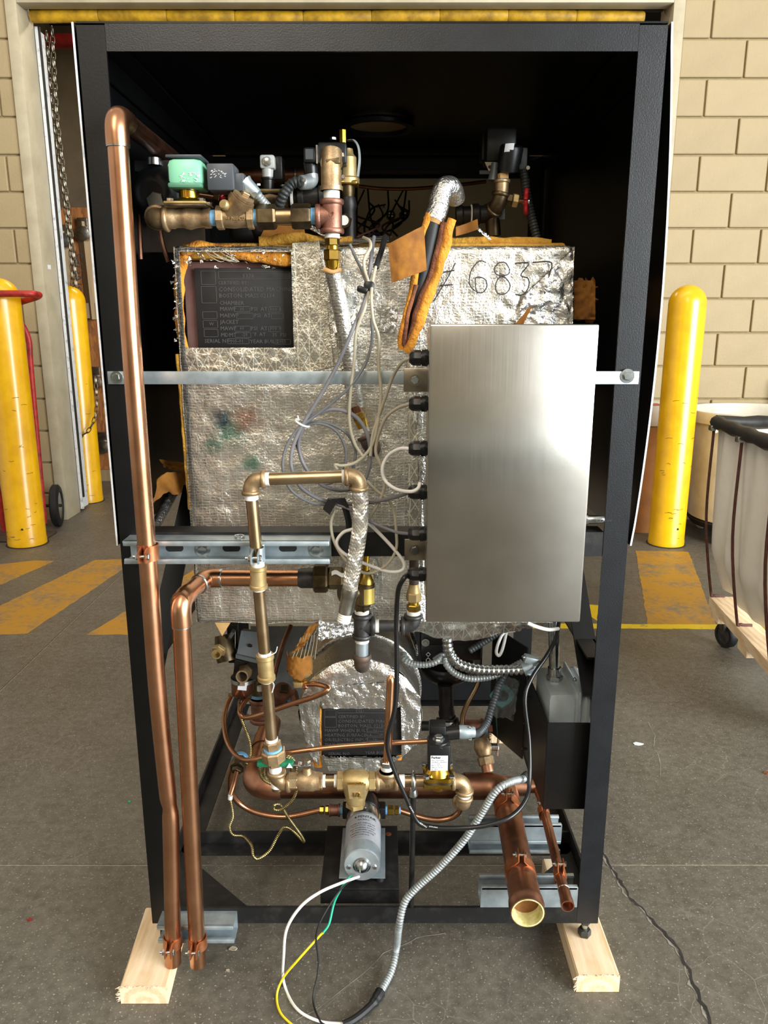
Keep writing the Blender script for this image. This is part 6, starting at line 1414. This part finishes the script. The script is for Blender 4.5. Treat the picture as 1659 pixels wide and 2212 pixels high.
part('body', G().span((.318, .075, .32), (.384, .205, .532), .014), 'grey_box', T); part('lid', G().span((.378, .072, .33), (.4125, .208, .536), .02), 'grey_box', T, 60); part('lid_edge', G().span((.376, .07, .325), (.381, .21, .538), .002), 'galv_white', T); part('screw', G().ball((.379, .12, .541), .004), 'zinc', T)
T = thing('rigid_conduit', 'straight galvanized conduit rising from the grey box behind the control box', 'conduit', (.345, .14, .533)); q0 = V((.343, .14, .533)); q1 = at(1196, 1340, .14)
part('tube', G().cyl(q0, q1, .0105, 18), 'conduit_bright', T); part('coupling', G().lathe(q0 - ZZ * .002, lerp(q0, q1, .2), [(0, .0155), (.15, .0155), (.2, .0135), (1, .013)], 18), 'conduit_bright', T); hexn(T, q0 - ZZ * .001, q0 + ZZ * .008, .017, 'zinc', 'lock_nut')
Yc2 = .12
def con(pts, r, pitch, m, label, Y=Yc2, depth=.2):
    P = [(p if isinstance(p, V) else at(p[0], p[1], p[2] if len(p) > 2 else Y)) for p in pts]; T = thing('flex_conduit', label, 'conduit', P[0]); part('corrugated_tube', G().ridged(spline(P, 10), r, pitch, depth, 12), m, T, 60); return T
T = con([(966, 1378), (970, 1408), (990, 1434), (1030, 1446), (1080, 1448), (1132, 1446)], .0112, .0095, 'conduit_bright', 'thick shiny flexible conduit sweeping under the control box', .10)
cA = at(1130, 1446, .10); part('clamp_connector', G().tube([cA, at(1145, 1440, .10), at(1165, 1436, .11)], [.014, .015, .008], 10).box(at(1148, 1425, .1), (.03, .02, .014), Matrix.Rotation(.25, 3, 'Y'), .002), 'galv', T); bolt(T, at(1146, 1455, .09), .005, -ZZ, 'zinc', True, 'clamp_screw'); bolt(T, at(1131, 1420, .09), .004, ZZ, 'zinc', False, 'clamp_screw')
con([(1100, 1352, .18), (1060, 1378, .18), (1014, 1406, .18)], .0075, .006, 'conduit_dark', 'short dark flexible conduit dropping from the chamber foil to the black controller', .18)
con([(872, 1412, .2), (874, 1424, .18), (892, 1434, .17), (920, 1436, .165), (942, 1430, .165), (955, 1420, .17)], .0072, .006, 'steel_conduit', 'short grey flexible conduit from the boiler shoulder to the black controller', .17)
con([(960, 1420, .165), (966, 1438, .16), (985, 1456, .155), (1015, 1466, .15), (1055, 1463, .15), (1090, 1450, .15), (1128, 1430, .16)], .0072, .006, 'steel_conduit', 'slim grey flexible conduit hanging below the thick shiny one', .15)
con([(1095, 1448, .16), (1078, 1480, .15), (1062, 1530, .12), (1050, 1565, .09), (1030, 1585, .05), SOLX + V((.02, 0, 0))], .0078, .0062, 'conduit_dark', 'dark flexible conduit dropping to the gold solenoid valve', .14)
T = thing('conduit_fitting', 'zinc conduit connector beside the black coil of the gold solenoid', 'fitting', SOLX); part('sleeve', G().lathe(SOLX - X * .002, SOLX + X * .028, [(0, .0128), (.1, .0135), (.5, .0125), (1, .0095)], 14), 'galv', T)
for s in (-1, 1): bolt(T, SOLX + V((.018, -.004, .011 * s)), .004, ZZ * s, 'zinc', False, 'screw')
# controller and bowl
Y6 = .36; T = thing('level_controller', 'black control housing above a dark polished bowl beside the boiler', 'controller', at(975, 1440, Y6))
part('housing', G().span(at(908, 1428, Y6), at(1042, 1372, Y6) + V((0, .09, 0)), .006), 'black_plastic', T); part('cover', G().span(at(908, 1396, Y6 - .006), at(1042, 1352, Y6 - .006) + V((0, .1, 0)), .006), 'black_paint', T); text('OCL', .016, at(920, 1408, Y6 - .0008), -ZZ, X, 'white_wire', T, 'print', .0004); bolt(T, at(919, 1388, Y6 - .008), .006, -YY, 'zinc')
bq0, bq1 = at(966, 1428, Y6 + .05), at(966, 1476, Y6 + .05); part('bowl', G().lathe(bq0, bq1, [(0, .062), (.15, .066), (.5, .06), (.8, .04), (1, .018)], 34), 'black_sheet', T, 60); part('clip', G().tube(spline([at(938, 1424, Y6 - .03), at(955, 1414, Y6 - .04), at(970, 1424, Y6 - .03)], 5), .005, 8), 'galv', T); part('tab', G().span(at(945, 1434, Y6 - .02), at(962, 1424, Y6 - .02) + V((0, .004, 0))), 'galv_white', T, 0)
solo('copper_tube', G().tube(spline([at(1036, 1452, .3), at(1032, 1478, .3), at(1012, 1515, .3), at(1000, 1545, .3), at(997, 1580, .3)], 6), .0055, 10), 'brass_pipe', 'bent pale copper tube between the level column and the dark conduit', 'tube')
solo('white_cord', G().tube(spline([at(1112, 1362, .2), at(1090, 1366, .18), at(1078, 1385, .17), at(1072, 1408, .17), at(1078, 1416, .17), at(1086, 1400, .175), at(1096, 1356, .19)], 8), .0032, 8), 'white_wire', 'white cord making a narrow loop under the chamber foil', 'cord')
solo('white_cord', G().tube(spline([at(1140, 1346, .05), at(1160, 1354, .05), at(1185, 1360, .06), at(1206, 1358, .08)], 8), .0034, 8), 'white_wire', 'short white cord below the control box edge by the rigid conduit', 'cord')
# hanging foil under the chamber
T = thing('foil_flap', 'loose crinkled foil hanging under the chamber beside the control box', 'foil flap', at(1000, 1350, .13))
part('foil', G().sheet(lambda u, v: at(866 + 260 * u, 1340 + (22 + 22 * math.sin(u * 3.1) ** 2 + 6 * nz((u * 9, 1, 0), 1)) * v, .125 + .03 * v + .006 * nz((u * 14, v * 3, 0), 1)), 60, 10, .0008), 'foil_tri', T, 70); part('foil', G().sheet(lambda u, v: at(1080 + 120 * u, 1342 + (14 + 10 * nz((u * 7, 4, 0), 1)) * v, .14 + .02 * v + .005 * nz((u * 12, v * 3, 2), 1)), 30, 8, .0008), 'foil_bright', T, 70)
T = thing('foil_flap', 'torn foil and kraft strip above the boiler drum by the brass bowl', 'foil flap', at(715, 1365, .13))
part('foil', G().sheet(lambda u, v: at(688 + 78 * u, 1384 - 14 * u - 42 * v + 4 * nz((u * 8, v * 4, 0), 1), .12 + .03 * u + .006 * nz((u * 16, v * 8, 0), 1)), 26, 14, .0008), 'foil_bright', T, 70); part('kraft', G().sheet(lambda u, v: lerp(lerp(at(630, 1412, .11), at(655, 1398, .11), u), lerp(at(668, 1352, .12), at(690, 1345, .12), u), v) + V((0, .006 * nz((u * 4, v * 5, 0), 2), 0)), 8, 12, .001), 'kraft', T, 60)
# plastic bag with gasket
T = thing('gasket_bag', 'clear plastic bag holding a teal flange gasket near the black shield', 'plastic bag', at(1088, 1510, .25)); bc_ = at(1085, 1503, .27)
P = []; Q = []
for k in range(24):
    a = 2 * math.pi * k / 24; ro = .024 + .004 * abs(math.cos(2 * a)) ** 6; P.append((a, ro))
R0 = [[bc_ + V((ro * math.cos(a), .001, ro * math.sin(a))), bc_ + V((.015 * math.cos(a), .001, .015 * math.sin(a))), bc_ + V((.015 * math.cos(a), -.001, .015 * math.sin(a))), bc_ + V((ro * math.cos(a), -.001, ro * math.sin(a)))] for a, ro in P]
part('gasket', G().rings(R0, False, True), 'gasket_teal', T, 30); part('bag', G().sheet(lambda u, v: lerp(lerp(at(1056, 1540, .26), at(1108, 1550, .24), u), lerp(at(1072, 1455, .26), at(1120, 1462, .22), u), v) + V((0, -.012 + .012 * nz((u * 5, v * 6, 0), 1), 0)), 20, 24, .0005), 'bag_film', T, 70)

# ================================================================ FLOAT TRAPS, CUP AND CAPILLARY
Y7 = .24
T = thing('water_valve', 'dark brass valve body with open threaded outlet beside the grey cover', 'valve', at(485, 1420, Y7))
oc = at(467, 1414, Y7 - .03); part('body', G().lathe(at(492, 1428, Y7), at(480, 1372, Y7 + .02), [(0, .022), (.3, .024), (.7, .02), (1, .016)], 18), 'brass_dark', T); hexn(T, at(474, 1402, Y7 - .012), at(471, 1408, Y7 - .02), .0155, 'brass_matte'); part('outlet', G().hollow(at(472, 1406, Y7 - .012), oc, .0105, .008), 'brass_matte', T); part('bore', G().cyl(at(471, 1408, Y7 - .014), at(470, 1409, Y7 - .016), .008, 14), 'ink_black', T)
part('bracket', G().span(at(494, 1432, Y7 + .02), at(512, 1352, Y7 + .02) + V((0, .02, 0))), 'black_paint', T, 0); part('lock_nut', G().hex(at(497, 1368, Y7), at(504, 1372, Y7), .012), 'iron', T); part('pin', G().cyl(at(508, 1364, Y7 - .004), at(508, 1400, Y7 - .004), .001, 6), 'zinc', T)
T = thing('float_trap', 'grey covered valve with open bronze outlet and brown cup with white label', 'valve', at(525, 1500, Y7))
cv = [at(521, 1362, Y7 + .01), at(560, 1366, Y7 + .01), at(560, 1428, Y7 - .02), at(511, 1416, Y7 - .02)]
part('cover', G().prism(cv, (0, .03, -.008)), 'grey_paint', T, 0); part('cover_rim', G().prism([at(509, 1414, Y7 - .024), at(560, 1426, Y7 - .024), at(560, 1434, Y7 - .024), at(509, 1422, Y7 - .024)], (0, .03, 0)), 'grey_paint', T, 0)
for q, r_ in (((540, 1394), .005), ((527, 1408), .0018), ((546, 1412), .0018)): c = at(*q, Y7 - .007); part('hole', G().cyl(c - V((0, .0015, .0006)), c, r_, 12), 'ink_black', T)
part('cast_body', G().prism([at(508, 1424, Y7 - .01), at(562, 1434, Y7 - .01), at(556, 1468, Y7 - .014), at(503, 1462, Y7 - .014)], (0, .04, 0)), 'iron_black', T, 0); part('outlet', G().hollow(at(533, 1448, Y7 - .012), at(523, 1462, Y7 - .055), .0135, .0105), 'bronze', T); hexn(T, at(534, 1446, Y7 - .008), at(530, 1451, Y7 - .025), .0165, 'brass_dark'); part('bore', G().cyl(at(528, 1455, Y7 - .03), at(528, 1455, Y7 - .028), .0105, 14), 'ink_black', T)
part('clamp_ring', G().lathe(at(525, 1462, Y7 + .006), at(525, 1470, Y7 + .006), [(0, .0265), (1, .0265)], 24), 'zinc', T); part('cup', G().lathe(at(524, 1468, Y7 + .006), at(523, 1508, Y7 + .006), [(0, .0245), (.6, .0235), (.85, .018), (1, .008)], 26), 'copper_dark', T, 60); part('label', G().prism([at(515, 1474, Y7 - .019), at(534, 1475, Y7 - .019), at(532, 1492, Y7 - .019), at(513, 1490, Y7 - .019)], (0, .001, 0)), 'paper_label', T, 0)
for q in ((500, 1497), (537, 1500)): hexn(T, at(*q, Y7), at(q[0], q[1] + 8, Y7 - .004), .0075, 'brass_dark', 'compression_nut')
T = thing('copper_tube', 'long copper tube looping from the float trap behind the union to the gold solenoid', 'tube', at(505, 1580, .1))
bend(T, [at(500, 1502, Y7), at(490, 1525, .2), at(484, 1560, .14), (at(490, 1600, .08)), at(510, 1632, .04), at(535, 1642, .02), at(565, 1637, 0.01), at(620, 1626, 0.0), at(720, 1614, 0.0), at(830, 1606, .0), at(925, 1601, 0.0)], .0046, 'copper', 'tube')
T = thing('copper_tube', 'copper tube bending from the brass bowl fitting down to the float trap', 'tube', at(560, 1545, .15))
bend(T, [at(660, 1478, .13), at(685, 1478, .12), at(706, 1484, .11), at(706, 1492, .10), at(680, 1505, .11), at(620, 1524, .13), at(560, 1545, .15), at(530, 1550, .16), at(518, 1540, .17), at(522, 1525, .2), at(536, 1508, Y7)], .0052, 'copper', 'tube')
T = thing('brass_cup', 'brass bowl shaped vent under torn brown paper beside the boiler', 'vent', at(648, 1470, .14))
part('bowl', G().lathe(at(650, 1462, .14), at(648, 1412, .14), [(0, .012), (.1, .02), (.35, .0245), (.7, .025), (1, .022)], 26), 'brass_matte', T, 60); hexn(T, at(647, 1472, .14), at(648, 1460, .14), .0145, 'brass', 'hex_base'); wrap(T, at(645, 1478, .14), at(646, 1472, .14), .011); part('tee_block', G().span(at(634, 1487, .125), at(654, 1475, .125) + V((0, .02, 0)), .002), 'brass_matte', T); hexn(T, at(654, 1481, .132), at(664, 1480, .13), .008, 'copper', 'compression_nut')
def tk(u, v):
    a = -1.5 + u * 2.6; r_ = .027 + .003 * nz((u * 6, v * 4, 0), 2); c = lerp(at(650, 1452, .14), at(648, 1408, .14), v)
    return c + V((r_ * math.sin(a), -r_ * math.cos(a), .006 * math.sin(u * 9) * (1 - v) + .008 * nz((u * 7, 0, 0), 1)))
part('torn_paper', G().sheet(tk, 22, 10, .001), 'kraft', T, 70)
g = G()
for k in range(7):
    a = at(632 + k * 8, 1420 + random.uniform(-4, 4), .112); b = at(650 + k * 6, 1372 + random.uniform(-6, 6), .115); g.tube([a, b], .0005, 4)
part('loose_thread', g, 'beige_wire', T, 0, kind='stuff')
T = thing('bronze_strainer', 'old bronze strainer and tee fittings behind the slim brass riser', 'strainer', at(600, 1530, .34)); Y8 = .34
tee(T, at(562, 1532, Y8), [ZZ, -ZZ, X], .021, .03, 'bronze_red'); part('blue_tape', G().cyl(at(558, 1503, Y8), at(558, 1497, Y8), .0205, 18), 'tape_blue', T); pipe(T, at(558, 1500, Y8), at(552, 1465, Y8), .0185, 'brass_dark', 'nipple'); wrap(T, at(561, 1492, Y8 - .02), at(561, 1482, Y8 - .02), .006)
part('branch', G().lathe(at(598, 1520, Y8), at(612, 1490, Y8 - .03), [(0, .017), (.5, .018), (.7, .021), (1, .02)], 18), 'bronze_red', T); part('cap', G().hex(at(612, 1490, Y8 - .03), at(614, 1486, Y8 - .034), .013, .4, 4), 'brass_dark', T); part('blue_tape', G().cyl(at(622, 1508, Y8), at(630, 1506, Y8), .0135, 16), 'tape_blue', T); hexn(T, at(630, 1506, Y8), at(642, 1503, Y8), .017, 'bronze_red')
solo('copper_tube', G().tube(spline([at(628, 1352, .5), at(612, 1390, .45), at(600, 1430, .42), at(590, 1470, .4)], 6), .006, 10), 'copper_dark', 'dark copper tube slanting down in front of the grey sheet', 'tube')
T = thing('capillary_bulb', 'brass bulb fitting with blue sealant and copper capillary leg', 'sensor', at(515, 1655, .2)); Y9 = .2
hexn(T, at(520, 1640, Y9 + .02), at(512, 1660, Y9 - .01), .0175, 'brass_dark', 'hex_body', 8); part('blue_seal', G().lathe(at(521, 1638, Y9 + .025), at(518, 1645, Y9 + .012), [(0, .017), (1, .0185)], 20), 'tape_blue', T); hexn(T, at(512, 1660, Y9 - .01), at(510, 1668, Y9 - .018), .011, 'brass_dark', 'gland_nut'); part('leg', G().tube(spline([at(512, 1664, Y9 - .016), at(506, 1690, Y9 - .02), at(498, 1716, Y9 - .03)], 6), .0052, 10), 'copper', T); part('ferrule', G().cyl(at(498, 1718, Y9 - .03), at(497, 1726, Y9 - .03), .005, 12), 'tape_white', T)
T = thing('capillary_tube', 'armoured brass capillary coiled around the brass riser and hanging over the floor', 'capillary', at(555, 1850, .05)); ca = .0034
part('armour', G().ridged(spline([at(519, 1504, Y7), at(516, 1535, .2), at(528, 1570, .18), at(539, 1600, .16), at(541, 1630, .14), at(532, 1652, .12)], 10), .0034, .0036, .25, 8), 'capillary', T, 60)
LP = []
for k in range(52):
    a = 2 * math.pi * k / 13; LP.append(at(600 + 36 * math.cos(a) + 6 * math.sin(a * .37), 1664 + 30 * math.sin(a) + 5 * math.cos(a * .6), .02 + .014 * math.sin(a * .25 + k * .09)))
part('armour', G().ridged(spline(LP, 4), .0034, .0036, .25, 8), 'capillary', T, 60)
YD = .13
part('armour', G().ridged(spline([at(497, 1724, Y9 - .03), at(501, 1745, .16), at(503, 1765, .15), at(496, 1786, .14), at(503, 1803, YD), at(525, 1807, YD), at(543, 1826, .1), at(547, 1848, .08), at(558, 1855, .08), at(582, 1838, .09), at(600, 1806, .1), at(615, 1787, .1), at(634, 1796, .1), at(656, 1818, .09), at(650, 1804, .08), at(622, 1765, .06), at(606, 1740, .04), at(594, 1738, .03), at(592, 1748, .03), at(608, 1748, .03), at(632, 1728, .03), at(642, 1705, .03)], 10), .0034, .0036, .25, 8), 'capillary', T, 60)
